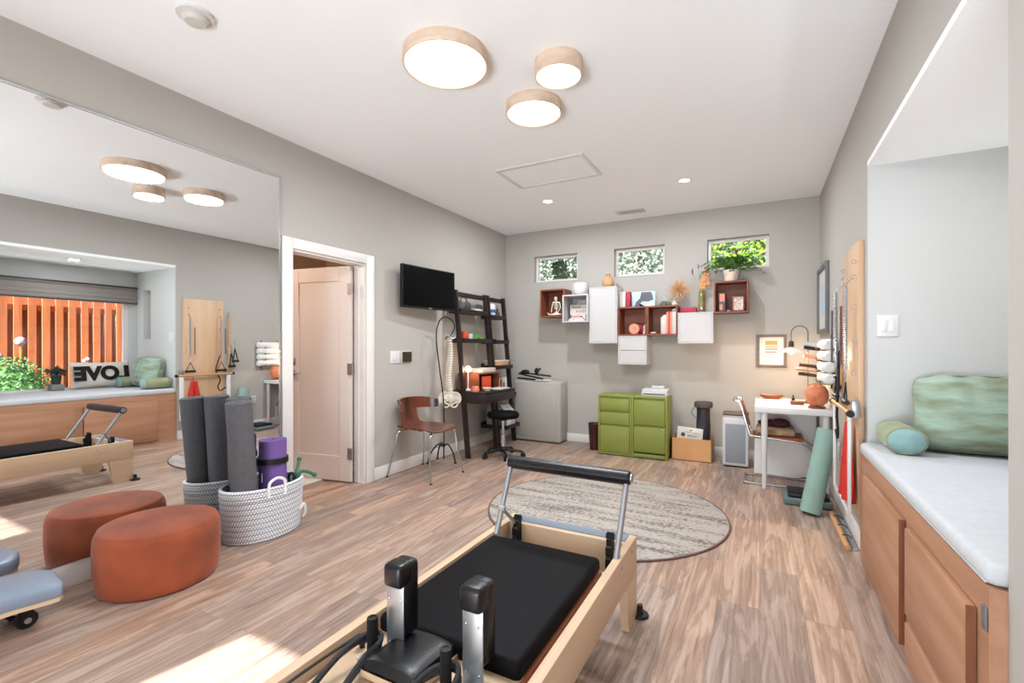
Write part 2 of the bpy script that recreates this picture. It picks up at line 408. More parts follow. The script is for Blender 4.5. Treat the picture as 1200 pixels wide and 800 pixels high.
# rear wall: glazed door and a wide added fill-light window (both behind the camera)
RD = (-2.49, -1.86); RW = (-1.45, .35)
w = MB()
w.box(XL, RD[0], YR - .12, YR, 0, H); w.box(RD[1], RW[0], YR - .12, YR, 0, H); w.box(RW[1], XR, YR - .12, YR, 0, H)
w.box(RD[0], RD[1], YR - .12, YR, 2.15, H); w.box(RW[0], RW[1], YR - .12, YR, 2.2, H); w.box(RW[0], RW[1], YR - .12, YR, 0, .12)
struct('wall_rear', w, M['wall'])
d = MB(); x0, x1 = RD
for a in ((x0, x0 + .03, 0, 2.15), (x1 - .03, x1, 0, 2.15), (x0 + .03, x1 - .03, 2.12, 2.15), (x0 + .03, x1 - .03, 0, .03)): d.box(a[0], a[1], YR - .08, YR - .04, a[2], a[3])
o = struct('door_2', d, M['trim']); build('pane', MB().box(x0 + .03, x1 - .03, YR - .064, YR - .058, .03, 2.12), M['glass'], o)
d = MB(); x0, x1 = RW
for a in ((x0, x0 + .04, .12, 2.2), (x1 - .04, x1, .12, 2.2), (x0, x1, 2.16, 2.2), (x0, x1, .12, .16), (-.57, -.53, .12, 2.2)): d.box(a[0], a[1], YR - .08, YR - .04, a[2], a[3])
o = struct('window_5', d, M['trim']); build('pane', MB().box(x0 + .04, x1 - .04, YR - .064, YR - .058, .16, 2.16), M['glass'], o)
# the window bay
w = MB(); nx0, nx1, nz0, nz1 = 1.15, 1.35, 1.31, 1.98
w.prism([(XR + .001, YJ - .004), (nx0, YJ - .004), (nx0, YJ + .12), (XR + .12, YJ + .12), (XR + .12, YJ), (XR + .001, YJ)], 0, ZB); w.box(nx1, XW + .12, YJ - .004, YJ + .12, 0, ZB + .03)
w.box(nx0, nx1, YJ - .004, YJ + .12, 0, nz0); w.box(nx0, nx1, YJ - .004, YJ + .12, nz1, ZB + .03); w.box(nx0, nx1, YJ + .09, YJ + .12, nz0, nz1)
struct('wall_bay_far', w, M['baywall'])
struct('wall_bay_near', MB().prism([(XR + .001, YN + .004), (XW + .12, YN + .004), (XW + .12, YN - .12), (XR + .12, YN - .12), (XR + .12, YN), (XR + .001, YN)], 0, ZB), M['baywall'])
struct('ceiling_bay', MB().box(XR + .0005, XW + .12, YN - .12, YJ + .12, ZB, ZB + .06), M['ceil'])
BY0, BY1, BZ0, BZ1 = 1.64, 3.19, .66, 1.98
w = MB(); w.box(XW, XW + .12, YN, YJ, 0, BZ0); w.box(XW, XW + .12, YN, YJ, BZ1, ZB); w.box(XW, XW + .12, YN, BY0, BZ0, BZ1); w.box(XW, XW + .12, BY1, YJ, BZ0, BZ1)
struct('wall_bay_window', w, M['baywall'])
f = MB()
for y0, y1, z0, z1 in ((BY0, BY0 + .05, BZ0, BZ1), (BY1 - .05, BY1, BZ0, BZ1), (BY0, BY1, BZ0, BZ0 + .03), (BY0, BY1, BZ1 - .05, BZ1)): f.box(XW + .03, XW + .08, y0, y1, z0, z1)
o = struct('window_4', f, M['trim']); build('pane', MB().box(XW + .052, XW + .058, BY0 + .05, BY1 - .05, BZ0 + .03, BZ1 - .05), M['glass'], o)
for i, (x0, x1) in enumerate(WIN):
    f = MB(); t = .035
    for a in ((x0, x0 + t, WZ0, WZ1), (x1 - t, x1, WZ0, WZ1), (x0 + t, x1 - t, WZ1 - t, WZ1), (x0 + t, x1 - t, WZ0, WZ0 + t)): f.box(a[0] + .001, a[1] - .001, YB + .07, YB + .11, a[2] + .001, a[3] - .001)
    f.box(x0, x1, YB + .0, YB + .07, WZ0 - .004, WZ0 + .004)
    o = struct('window_%d' % (i + 1), f, M['trim'])
    build('pane', MB().box(x0 + t, x1 - t, YB + .087, YB + .093, WZ0 + t, WZ1 - t), M['glass'], o)
# baseboards
def bb(name, *boxes):
    w = MB()
    for b in boxes: w.box(*b, .004)
    struct(name, w, M['trim'], smooth=30)
bb('baseboard_left', (XL, XL + .014, YR, 2.205, 0, .125), (XL, XL + .014, 3.13, YB, 0, .11))
bb('baseboard_back', (XL + .014, XR - .014, YB - .014, YB, 0, .10))
bb('baseboard_right', (XR - .014, XR, 3.29, YB - .014, 0, .11), (XR - .014, XR, YR, 1.55, 0, .11))
bb('baseboard_rear', (XL, RD[0], YR, YR + .014, 0, .11), (RD[1], XR, YR, YR + .014, 0, .11))
# door casing and open door
t = MB()
t.box(XL, XL + .02, 2.21, 2.297, 0, 2.025, .004); t.box(XL, XL + .02, 3.035, 3.127, 0, 2.025, .004); t.box(XL, XL + .02, 2.297, 3.035, 1.945, 2.025, .004)
t.box(XL - .12, XL + .001, 2.297, 2.31, 0, 1.945); t.box(XL - .12, XL + .001, 3.018, 3.035, 0, 1.945); t.box(XL - .12, XL + .001, 2.31, 3.018, 1.93, 1.945)
t.box(XL - .07, XL - .055, 2.31, 2.32, 0, 1.93); t.box(XL - .07, XL - .055, 3.008, 3.018, 0, 1.93)
struct('trim_1', t, M['trim'], smooth=30)
door = MB(); LW, LH = .69, 1.915
def dm(): return Matrix.Translation((-3.205, 3.0, .012)) @ Matrix.Rotation(math.radians(9.5), 4, 'Z')
D = dm(); s = .12
door.box(-LW, -LW + s, -.035, 0, 0, LH, .002, 1, M=D); door.box(-s, 0, -.035, 0, 0, LH, .002, 1, M=D)
door.box(-LW + s, -s, -.035, 0, LH - .13, LH, .002, 1, M=D); door.box(-LW + s, -s, -.035, 0, 0, .22, .002, 1, M=D)
door.box(-LW + s - .005, -s + .005, -.026, -.009, .2, LH - .12, M=D)
do = struct('door_1', door, M['doorp'], smooth=30)
h = MB(); h.box(-LW + .03, -LW + .085, -.044, -.035, .93, .985, .004, M=D); h.cyl((-LW + .057, -.04, .957), (-LW + .057, -.075, .957), .011, M=D)
h.tube([(-LW + .057, -.073, .957), (-LW + .17, -.073, .957)], .009, M=D); build('door_handle', h, M['steel'], do)
h = MB(); h.box(-LW + .027, -LW + .088, -.046, -.035, 1.03, 1.1, .006, M=D); h.cyl((-LW + .057, -.045, 1.065), (-LW + .057, -.055, 1.065), .016, M=D); build('deadbolt', h, M['steel'], do)
for z in (.2, .95, 1.66):
    h = MB(); h.cyl((.006, -.04, z), (.006, -.04, z + .1), .008, M=D); h.box(-.03, .006, -.038, -.0355, z, z + .1, M=D); h.box(.004, .03, -.05, -.047, z, z + .1, M=D)
    build('hinge', h, M['steel'], do)
# hallway beyond the door
struct('floor_hall', MB().box(-5.2, XL - .12, 1.4, 4.4, -.06, 0), M['floor'])
w = MB(); w.box(-5.3, -5.2, 1.3, 4.5, 0, 2.5); w.box(-5.2, XL - .12, 1.3, 1.4, 0, 2.5); w.box(-5.2, XL - .12, 4.4, 4.5, 0, 2.5)
struct('wall_hall', w, M['hall']); struct('ceiling_hall', MB().box(-5.3, XL - .12, 1.3, 4.5, 2.44, 2.5), M['hall'])
solo('doormat', 'pale mat on the floor just beyond the open door', 'mat', MB().box(-4.3, -3.5, 2.35, 3.4, .0, .009, .003), M['doormat'])

# ------------------------------------------------------------------ fixtures
t = thing('wall_mirror', 'huge frameless wall mirror on the left wall above the baseboard', 'mirror', (-3.086, .85, .14))
build('glass', MB().box(-3.088, -3.074, -.5, 2.185, .135, 2.43), M['mirror'], t)
f = MB(); f.box(-3.088, -3.069, -.5, 2.193, 2.43, 2.44); f.box(-3.088, -3.069, -.5, 2.193, .125, .135); f.box(-3.088, -3.071, 2.185, 2.193, .135, 2.43)
build('frame', f, M['chrome'], t)
def disc_lamp(x, y, r, label, drop=.075):
    t = thing('ceiling_lamp', label, 'ceiling lamp', (x, y, H), 'round wood-rimmed lamps clustered on the ceiling')
    z = H - drop
    build('ring', MB().lathe([(r - .012, 0), (r - .012, -drop + .008), (r - .009, -drop), (r - .003, -drop), (r, -drop + .006), (r, 0)], (x, y, H), 64), M['lampwood'], t)
    build('diffuser', MB().lathe([(r - .0125, .008), (r - .0125, .006), (r * .6, .003), (0, .002)], (x, y, z), 64), M['diff'], t)
    return t
LAMPS = [(-1.452, 1.988, .221, .062), (-.952, 2.318, .128, .085), (-1.258, 2.655, .176, .066)]
disc_lamp(*LAMPS[0][:3], 'large round ceiling lamp with pale wooden rim, biggest of the three', .062)
disc_lamp(*LAMPS[1][:3], 'small deep round wooden ceiling lamp, smallest of the three', .085)
disc_lamp(*LAMPS[2][:3], 'medium round wooden ceiling lamp, closest to the ceiling hatch', .066)
for x, y, z, lb in ((-1.97, 4.505, H, 'small round recessed downlight in ceiling near the ladder desk'), (-.612, 4.521, H, 'round recessed downlight in ceiling on the desk side of the air vent'),
                 (.93, 2.40, ZB, 'small recessed downlight in the low ceiling of the window bay')):
    t = thing('downlight', lb, 'downlight', (x, y, z))
    build('trim_ring', MB().lathe([(.062, 0), (.062, -.004), (.05, -.006), (.047, -.002), (.047, 0)], (x, y, z), 32), M['white'], t)
    build('diffuser', MB().lathe([(.047, -.001), (.047, -.003), (0, -.003)], (x, y, z), 32), M['down'], t)
t = thing('ceiling_hatch', 'white attic access panel flush in the ceiling', 'hatch', (-1.63, 3.75, H))
build('panel', MB().box(-2.0, -1.26, 3.53, 3.97, H - .006, H), M['ceil'], t)
f = MB()
for b in ((-2.03, -1.23, 3.49, 3.53), (-2.03, -1.23, 3.97, 4.01), (-2.03, -2.0, 3.53, 3.97), (-1.26, -1.23, 3.53, 3.97)): f.box(*b, H - .014, H, .003)
build('frame', f, M['white'], t)
t = thing('ceiling_vent', 'small white louvred air vent in ceiling near the back wall', 'vent', (-1.29, 5.28, H))
build('plate', MB().box(-1.45, -1.13, 5.2, 5.36, H - .006, H, .002), M['white'], t)
f = MB()
for i in range(9): f.box(-1.40 + .03 * i, -1.388 + .03 * i, 5.225, 5.335, H - .011, H - .005)
build('louvres', f, M['steel'], t)
t = thing('smoke_detector', 'white round smoke detector on the ceiling above the mirror', 'smoke detector', (-2.287, 1.204, H))
build('base', MB().lathe([(.075, 0), (.075, -.014), (.06, -.016), (0, -.016)], (-2.287, 1.204, H), 32), M['white'], t)
build('cap', MB().lathe([(.055, -.016), (.055, -.03), (.042, -.042), (0, -.045)], (-2.287, 1.204, H), 32), M['offw'], t)
t = thing('light_switch', 'white wall light switch beside the dark thermostat', 'switch', (XL, 3.42, 1.1))
build('plate', MB().box(XL, XL + .008, 3.345, 3.475, 1.05, 1.17, .003), M['white'], t)
for y in (3.375, 3.415): build('rocker', MB().box(XL + .008, XL + .013, y, y + .03, 1.075, 1.145, .002), M['white'], t)
t = thing('thermostat', 'dark bronze square thermostat right of the white switch', 'thermostat', (XL, 3.56, 1.1))
build('backplate', MB().box(XL, XL + .006, 3.49, 3.64, 1.05, 1.17, .003), M['offw'], t)
build('housing', MB().box(XL + .006, XL + .028, 3.51, 3.63, 1.06, 1.16, .006), M['thermo'], t)
t = thing('light_switch', 'white double wall switch in the window bay above the green pillow', 'switch', (.625, YJ, 1.32))
build('plate', MB().box(.58, .675, YJ - .012, YJ - .0045, 1.27, 1.39, .003), M['white'], t)
for x in (.597, .633): build('rocker', MB().box(x, x + .026, YJ - .016, YJ - .012, 1.295, 1.365, .002), M['white'], t)
for (x, y, z, lb) in ((XR, 4.33, .36, 'white power outlet on the grey wall near the white desk'), (XR, 3.31, .0, None)):
    if lb:
        t = thing('power_outlet', lb, 'outlet', (x, y, z)); build('plate', MB().box(x - .007, x, y - .04, y + .04, z, z + .115, .003), M['white'], t)
        build('sockets', MB().box(x - .01, x - .007, y - .018, y + .018, z + .015, z + .05, .003).box(x - .01, x - .007, y - .018, y + .018, z + .062, z + .1, .003), M['offw'], t)

# ------------------------------------------------------------------ television
t = thing('television', 'black flat television hung on the left wall over the switches', 'television', (-2.94, 3.76, 1.59))
T = Matrix.Translation((-2.975, 3.39, 1.585)) @ Matrix.Rotation(math.radians(-6.5), 4, 'Z')   # local +y along the wall, +x into the room
build('casing', MB().box(-.035, 0, 0, .74, 0, .415, .006, M=T), M['black'], t)
build('screen', MB().box(0, .002, .01, .73, .02, .405, M=T), M['screen'], t)
build('logo_bar', MB().box(0, .004, .35, .39, .004, .014, M=T), M['steel'], t)
build('bracket', MB().box(XL, XL + .02, 3.6, 3.85, 1.68, 1.93).box(XL + .02, -2.99, 3.7, 3.78, 1.76, 1.84), M['blackm'], t)

# ------------------------------------------------------------------ rug
R = MB().lathe([(.845, .0), (.855, .006), (.845, .013), (0, .014)], (-1.03, 3.39, 0), 96)
t = thing('round_rug', 'round beige and brown streaked rug on the wood floor', 'rug', (-1.03, 3.39, 0))
build('pile', R, M['rug'], t)
build('edge_binding', MB().tube([(-1.03 + .855 * math.cos(a * PI / 48), 3.39 + .855 * math.sin(a * PI / 48), .0065) for a in range(96)], .0065, 8, closed=True), mat('rug_binding', (112, 84, 78), .9), t)

# ------------------------------------------------------------------ reformer
RX0, RX1, RY0, RY1, RZ = -1.12, -.49, -.32, 2.12, .36
t = thing('pilates_reformer', 'maple pilates reformer with black padded carriage and foot bar', 'pilates reformer', (-.805, .9, 0))
for x0, x1 in ((RX0, RX0 + .034), (RX1 - .034, RX1)):
    build('side_rail', MB().box(x0, x1, RY0, RY1, .205, RZ, .004), M['maple'], t)
build('end_board', MB().box(RX0 + .034, RX1 - .034, 2.015, 2.045, .17, RZ - .004, .003), M['maple_x'], t)
build('end_board', MB().box(RX0 + .034, RX1 - .034, RY0, RY0 + .03, .17, RZ - .004, .003), M['maple_x'], t)
build('standing_platform', MB().box(RX0 + .036, RX1 - .036, 2.047, 2.118, RZ - .022, RZ - .002, .004), M['platform'], t)
for x0, x1 in ((RX0, RX0 + .034), (RX1 - .034, RX1)):
    for ya, yb in ((1.935, 2.12), (RY0, RY0 + .185)):
        a, b = (ya, yb) if ya > 0 else (yb, ya)
        s = 1 if ya > 0 else -1
        build('leg', MB().prism([(a, .204), (b, .204), (b, .03), (b - s * .03, 0), (a + s * .045, 0), (a + s * .03, .05), (a + s * .012, .18)], x0, x1, 'x'), M['maple'], t)
for x in (-.478, -1.132):
    build('foot_disc', MB().lathe([(.038, 0), (.04, .006), (.036, .012), (.015, .014), (.012, .05), (0, .05)], (x, 2.128, 0), 24), M['black'], t)
for x0, x1 in ((RX0 + .035, RX0 + .06), (RX1 - .06, RX1 - .035)):
    build('track', MB().box(x0, x1, RY0 + .03, 2.014, .262, .286, .002).box(x0, x1 - .012 if x0 < -.8 else x1, RY0 + .03, 2.014, .23, .262), M['steel'], t)
cw = MB().box(-1.058, -.552, .88, 1.80, .29, .324, .006); build('carriage', cw, M['reds'], t)
build('carriage_deck', MB().box(-1.05, -.56, .80, 1.12, .3241, .334, .004), M['maple_x'], t)
# the pad: softly domed
def pad(x0, x1, y0, y1, z0, z1, cr=.035, edge=.018):
    m = MB(); m.box(x0, x1, y0, y1, z0, z1, edge, 4); return m
build('carriage_pad', pad(-1.052, -.556, 1.085, 1.793, .3242, .382), M['vinyl'], t)
HR = Matrix.Translation((-.842, .995, .362)) @ Matrix.Rotation(math.radians(-4), 4, 'X')
build('headrest_board', MB().box(-.092, .092, -.1, .1, -.022, -.004, .003, M=HR), M['maple_x'], t)
hp = MB()
def hfn(u, v):
    x = -.09 + .18 * u; y = -.098 + .196 * v; e = (max(0, 1 - (2 * u - 1) ** 6) * max(0, 1 - (2 * v - 1) ** 6)) ** .4
    return HR @ Vector((x, y, -.003 + .03 * e + .006 * (1 - (2 * u - 1) ** 2)))
hp.grid(19, 19, hfn)
base = [HR @ Vector(p) for p in ((-.09, -.098, -.004), (.09, -.098, -.004), (.09, .098, -.004), (-.09, .098, -.004))]
hp.add([tuple(p) for p in base], [(3, 2, 1, 0)])
build('headrest', hp, M['vinylg'], t)
for x in (-.912, -.652):
    sr = build('shoulder_bracket', MB().box(x - .031, x + .031, 1.008, 1.014, .334, .545, .002).box(x - .031, x + .031, .93, 1.008, .334, .34, .002), M['steel'], t)
    m = MB(); m.box(x - .034, x + .034, 1.016, 1.078, .39, .6, .016, 3); m.box(x - .034, x + .034, .992, 1.05, .535, .602, .014, 3)
    build('shoulder_rest', m, M['vinylg'], t)
    for z in (.375, .5):
        for dx in (-.02, .02): build('screw', MB().ball((x + dx, 1.007, z), (.004, .002, .004), 6), M['chrome'], sr)
for x, y in ((-.965, .975), (-.702, .962)):
    p = MB(); n = 14
    for k in range(n):
        a = 2 * PI * k / n; p.cyl((x + .0125 * math.cos(a), y + .0125 * math.sin(a), .346), (x + .0125 * math.cos(a), y + .0125 * math.sin(a), .452), .003, n=6)
    p.cyl((x, y, .346), (x, y, .45), .0125)
    build('rope_post', p, M['black'], t)
    build('post_plate', MB().box(x - .03, x + .025, y - .03, y + .03, .334, .346, .003), M['steel'], t)
def strapmesh(pts, r=.0055):
    return MB().tube(smoothpts(pts, 8), r, 8)
build('strap', strapmesh([(-.99, .72, .31), (-.998, .80, .355), (-.992, .90, .395), (-.985, .97, .40), (-.965, 1.0, .395), (-.945, .985, .385), (-.945, .93, .375), (-.93, .84, .355), (-.92, .74, .31), (-.93, .6, .27)], .0075), M['rope'], t)
build('strap', strapmesh([(-1.01, .70, .31), (-1.008, .80, .35), (-1.0, .90, .385), (-.99, .965, .385), (-.965, .998, .375), (-.94, .97, .37), (-.935, .9, .365), (-.915, .8, .345), (-.9, .7, .30), (-.9, .6, .27)], .0065), M['rope'], t)
build('strap', strapmesh([(-.76, .78, .33), (-.752, .86, .375), (-.735, .93, .40), (-.70, .988, .40), (-.672, .975, .39), (-.668, .92, .37), (-.672, .84, .345), (-.68, .7, .31), (-.69, .5, .28)], .0075), M['rope'], t)
build('strap', strapmesh([(-.775, .76, .33), (-.765, .86, .36), (-.742, .93, .38), (-.70, .985, .385), (-.665, .97, .375), (-.66, .9, .355), (-.665, .8, .335), (-.67, .68, .31), (-.68, .5, .28)], .006), M['rope'], t)
build('rope', strapmesh([(-1.04, .3, .33), (-1.058, .55, .345), (-1.064, .80, .356), (-1.06, 1.02, .352)], .004), M['rope'], t)
for x, y in ((-1.03, 1.0), (-.625, .955), (-.605, .968)):
    build('knob', MB().lathe([(.0, 0), (.008, 0), (.008, .008), (.012, .012), (.012, .034), (.010, .036), (0, .036)], (x, y, .334), 16), M['black'], t)
build('hook_ring', MB().tube(arc((-.595, 1.0, .342), .016, 0, 345, 20, 'xy'), .003, 8, closed=False), M['black'], t)
build('stopper_block', MB().box(-1.08, -1.0, .84, .96, .287, .31, .003), M['maple_x'], t)
build('track_plate', MB().box(-1.02, -.94, .5, .80, .262, .27, .002), M['steel'], t)
build('spring_bar', MB().box(-1.06, -.55, 1.86, 1.885, .25, .28, .004), M['maple_x'], t)
for i in range(5):
    x = -.98 + i * .088
    pts = [(x + .011 * math.cos(a * .9), 1.30 + a * .0045, .262 + .011 * math.sin(a * .9)) for a in range(0, 120)]
    build('spring', MB().tube(pts, .0022, 5), M['steel'], t)
# foot bar
L0, R0 = (-1.075, 1.865, .345), (-.512, 1.85, .345); L1, R1 = (-1.092, 2.05, .64), (-.512, 2.035, .64)
for a, b in ((L0, L1), (R0, R1)): build('foot_bar_post', MB().tube([a, b], .0125, 14), M['steel'], t)
build('foot_bar', MB().tube([(-1.105, 2.05, .64), (-1.1, 2.05, .64), (-.502, 2.035, .64), (-.497, 2.035, .64)], [.027, .032, .032, .027], 24), M['vinylg'], t)
for p, q in (((-1.106, 2.05, .64), (-1.112, 2.05, .64)), ((-.496, 2.035, .64), (-.49, 2.035, .64))): build('end_cap', MB().cyl(p, q, .021), M['steel'], t)
build('foot_bar_brace', MB().tube([(-1.078, 1.93, .445), (-1.03, 1.985, .36), (-1.03, 1.985, .30)], .009, 10), M['steel'], t)
build('brace_pivot', MB().cyl((-1.092, 1.925, .447), (-1.062, 1.925, .447), .014), M['steel'], t)
for x in (-1.03, -.575):
    g = MB(); g.prism([(1.955, .25), (2.012, .25), (2.012, .40), (1.985, .408), (1.985, .385), (1.97, .38), (1.97, .355), (1.957, .35), (1.957, .32), (1.965, .31), (1.955, .30)], x - .012, x + .012, 'x'); g.cyl((x - .018, 1.995, .388), (x + .018, 1.995, .388), .012)
    build('gear_bracket', g, M['black'], t)
for x in (RX1 + .0005, RX0 - .0005):
    for y in (1.86, 2.03): build('bolt', MB().ball((x, y, .325), (.003, .007, .007), 8), M['steel'], t)

# ------------------------------------------------------------------ pouf, stability board
t = thing('round_pouf', 'round rust orange velvet pouf on the floor against the mirror', 'pouf', (-2.79, 1.295, 0))
prof = [(.0, .0), (.24, .0), (.258, .008), (.266, .05), (.272, .15), (.270, .25), (.258, .287), (.24, .302), (.15, .310), (0, .312)]
sp = smoothpts([(p[0], 0, p[1]) for p in prof[2:]], 4)
build('upholstery', MB().lathe([(0, 0), (.24, 0)] + [(max(p[0], 0), p[2]) for p in sp], (-2.79, 1.295, 0), 64), M['rust'], t, smooth=60)
t = thing('rolling_footstool', 'low slate blue padded board on black casters beside the orange pouf', 'footstool', (-2.84, .65, 0))
outl = [(-2.72, .2), (-3.0, .2), (-3.0, .78), (-2.985, .84), (-2.93, .885), (-2.86, .905), (-2.70, .885), (-2.672, .865), (-2.672, .84), (-2.70, .74), (-2.715, .6)]
def inset(poly, k):
    cx = sum(p[0] for p in poly) / len(poly); cy = sum(p[1] for p in poly) / len(poly)
    return [(cx + (x - cx) * (1 - k), cy + (y - cy) * (1 - k * .5)) for x, y in poly]
def stackpad(mb, poly, levels):
    n = len(poly); vs = []; fs = []
    for k, z in levels: vs += [(x, y, z) for x, y in inset(poly, k)]
    for i in range(len(levels) - 1):
        for j in range(n): fs.append((i * n + j, i * n + (j + 1) % n, (i + 1) * n + (j + 1) % n, (i + 1) * n + j))
    fs.append(tuple(range(n))[::-1]); fs.append(tuple((len(levels) - 1) * n + j for j in range(n)))
    return mb.add(vs, fs)
build('pad', stackpad(MB(), outl, [(.03, .132), (.0, .145), (0, .165), (.03, .18), (.09, .188), (.2, .191)]), M['bluegrey'], t, smooth=50)
build('base_board', stackpad(MB(), outl, [(.05, .112), (.05, .131)]), M['maple'], t)
for x, y in ((-2.80, .79), (-2.93, .79), (-2.80, .28), (-2.93, .28)):
    c = build('caster', MB().cyl((x - .012, y, .036), (x + .012, y, .036), .036, n=28), M['black'], t)
    build('fork', MB().box(x - .022, x - .014, y - .02, y + .02, .036, .10, .003).box(x + .014, x + .022, y - .02, y + .02, .036, .10, .003).box(x - .022, x + .022, y - .02, y + .045, .098, .111, .003), M['blackm'], c)
    build('hub', MB().cyl((x - .0245, y, .036), (x + .0245, y, .036), .012), M['steel'], c)

# ------------------------------------------------------------------ rope basket and what stands in it
BC = (-2.875, 1.93); BS = (.186, .26)
t = thing('rope_basket', 'white and grey woven rope basket holding foam rollers and mat', 'basket', (BC[0], BC[1], 0))
pr = []
nr = 20
for i in range(nr):
    z = .012 + i * .0162; k = .93 + .07 * math.sin(min(1, i / nr * 1.1) * PI / 2) + (.02 if i > 15 else 0)
    for q in range(6):
        a = -PI / 2 + PI * q / 5
        pr.append((k - .02 + .02 * math.cos(a) * 1.6, z + .008 * math.sin(a)))
inn = [(p[0] - .055, p[1]) for p in pr[::-8]]
full = [(0, .002), (pr[0][0], .002)] + pr + [(pr[-1][0] - .03, pr[-1][1] + .004)] + inn + [(.8, .018), (0, .018)]
build('body', MB().lathe(full, (BC[0], BC[1], 0), 72, BS[0], BS[1]), M['rope_b'], t, smooth=50)
def bp(a, z, k=1.03): return (BC[0] + BS[0] * k * math.cos(a), BC[1] + BS[1] * k * math.sin(a), z)
for a0 in (-.12, PI - .1):
    if a0 < 1: hpts = [bp(a0 - .2, .27), bp(a0 - .2, .33), bp(a0 - .17, .365), bp(a0, .385), bp(a0 + .17, .365), bp(a0 + .2, .33), bp(a0 + .2, .27)]
    else: continue
    build('handle', MB().tube(smoothpts(hpts, 6), .009, 10), M['ropewhite'], t)
hpts = [bp(.72, .12, 1.0), bp(.74, .15, 1.07), bp(.78, .13, 1.11), bp(.86, .08, 1.09), bp(.9, .055, 1.02)]
build('handle', MB().tube(smoothpts(hpts, 6), .009, 10), M['ropewhite'], t)
def roller(b, tp, r, name, label, m, grp):
    ax = (Vector(tp) - Vector(b)).normalized(); h = (Vector(tp) - Vector(b)).length
    q = ax.to_track_quat('Z', 'Y').to_matrix().to_4x4(); X = Matrix.Translation(b) @ q
    mb = MB().lathe([(.018, 0), (r - .006, 0), (r, .006), (r, h - .006), (r - .006, h), (.022, h), (.018, h - .004), (.018, h - .03), (0, h - .03)], n=40, M=X)
    return mb
solo('foam_roller', 'tall charcoal foam roller at the front of the rope basket', 'foam roller', roller((-2.835, 1.80, .022), (-2.822, 1.732, .875), .073, '', '', 0, 0), M['roller'], 'charcoal foam rollers in the basket')
solo('foam_roller', 'charcoal foam roller at the back of the basket, nearest the mirror', 'foam roller', roller((-2.972, 1.855, .022), (-2.952, 1.815, .885), .073, '', '', 0, 0), M['roller'], 'charcoal foam rollers in the basket')
t = thing('rolled_mat', 'purple rolled exercise mat with black strap in the rope basket', 'exercise mat', (-2.905, 2.015, .022))
vs = MB(); cx, cy, r0, r1 = -2.905, 2.015, .02, .095; pts = []
for i in range(0, 6 * 28 + 1):
    a = 2 * PI * i / 28; pts.append((a, r0 + (r1 - r0) * i / (6 * 28)))
th = .0115
def spiral(u, v):
    i = u * 6 * 2 * PI; r = r0 + (r1 - r0) * u - .004
    return (cx + r * math.cos(i + 2.4), cy + r * math.sin(i + 2.4), .022 + .565 * v)
vs.grid(6 * 28 + 1, 3, spiral, -.0105)
build('foam', vs, M['purple'], t, smooth=50)
build('strap', MB().lathe([(.0955, -.018), (.0985, -.018), (.0985, .018), (.0955, .018)], (cx, cy, .452), 40), M['black'], t)
build('logo_mark', MB().box(cx + .03, cx + .034, cy - .098, cy - .0955, .325, .385, M=None), M['ropewhite'], t)
t = thing('exercise_band', 'dark green exercise band handles sticking out of the basket', 'exercise band', (-2.84, 2.12, .30))
A = [(-2.86, 2.0 + .14, .22), (-2.855, 2.15, .32), (-2.88, 2.19, .36), (-2.92, 2.235, .40)]
build('tube', MB().tube(smoothpts(A, 5), .011, 10), M['strap'], t)
A = [(-2.80, 2.1, .24), (-2.795, 2.14, .345), (-2.78, 2.19, .345), (-2.765, 2.235, .315)]
build('tube', MB().tube(smoothpts(A, 5), .011, 10), M['strap'], t)
build('handle_end', MB().ball((-2.922, 2.237, .402), .017, 8), M['strap'], t); build('handle_end', MB().ball((-2.764, 2.238, .313), .017, 8), M['strap'], t)
build('loop', MB().tube(arc((-2.84, 2.115, .31), .035, 0, 350, 20, 'xz'), .009, 8), M['black'], t)

# ------------------------------------------------------------------ plywood chair, spine model
t = thing('plywood_chair', 'brown moulded plywood chair with cutout back and chrome legs', 'chair', (-2.78, 3.52, 0))
cx, cy = -2.79, 3.52
def seatfn(u, v):
    x = -3.0 + .42 * u; y = cy + (-.21 + .42 * v) * (.93 + .07 * math.sin(u * PI)) * (1 if u > .12 else .9)
    s = 2 * v - 1; z = .435 + .018 * s * s + (.0 if u < .8 else -.16 * (u - .8) ** 1.5) + (.9 * (.12 - u) ** 2 if u < .12 else 0)
    return (x, y, z)
build('seat', MB().grid(18, 14, seatfn, .009), M['chairwood'], t, smooth=60)
def stem(u, v):
    k = u; wd = .115 + .03 * abs(2 * u - 1) ** 2
    x = -2.985 - .045 * math.sin(k * 1.4); z = .443 + .26 * k
    if k < .15: x += .05 * (.15 - k) / .15
    return (x - .012 * (2 * v - 1) ** 2 * -1, cy - wd + 2 * wd * v, z)
def band(u, v):
    a = math.radians(-78 + 156 * u); wd = .11 * (1 - .35 * abs(2 * u - 1) ** 4)
    x = -2.80 - .235 * math.cos(a) * 1.0 + 0; y = cy + .265 * math.sin(a)
    z = .655 + .0 + (v - .5) * wd
    return (x, y, z - .01 + .02 * math.cos(a))
bk = MB(); bk.grid(30, 7, band, .009); bk.grid(10, 9, stem, .009)
build('backrest', bk, M['chairwood'], t, smooth=60)
feet = [(-3.055, 3.27), (-3.055, 3.79), (-2.545, 3.27), (-2.525, 3.74)]
for fx, fy in feet:
    sx = -1 if fx < cx else 1; sy = -1 if fy < cy else 1
    tx, ty = cx + sx * .13, cy + sy * .10
    P = [(cx + sx * .05, cy + sy * .04, .425), (tx, ty, .425), (cx + sx * .17, cy + sy * .15, .42), (cx + sx * .19, cy + sy * .19, .395), (cx + (fx - cx) * .85, cy + (fy - cy) * .88, .2), (fx, fy, .006)]
    lg = build('leg', MB().tube(smoothpts(P, 5), .0085, 10), M['chrome'], t)
    build('glide', MB().cyl((fx, fy, 0), (fx, fy, .012), .011), M['black'], lg)
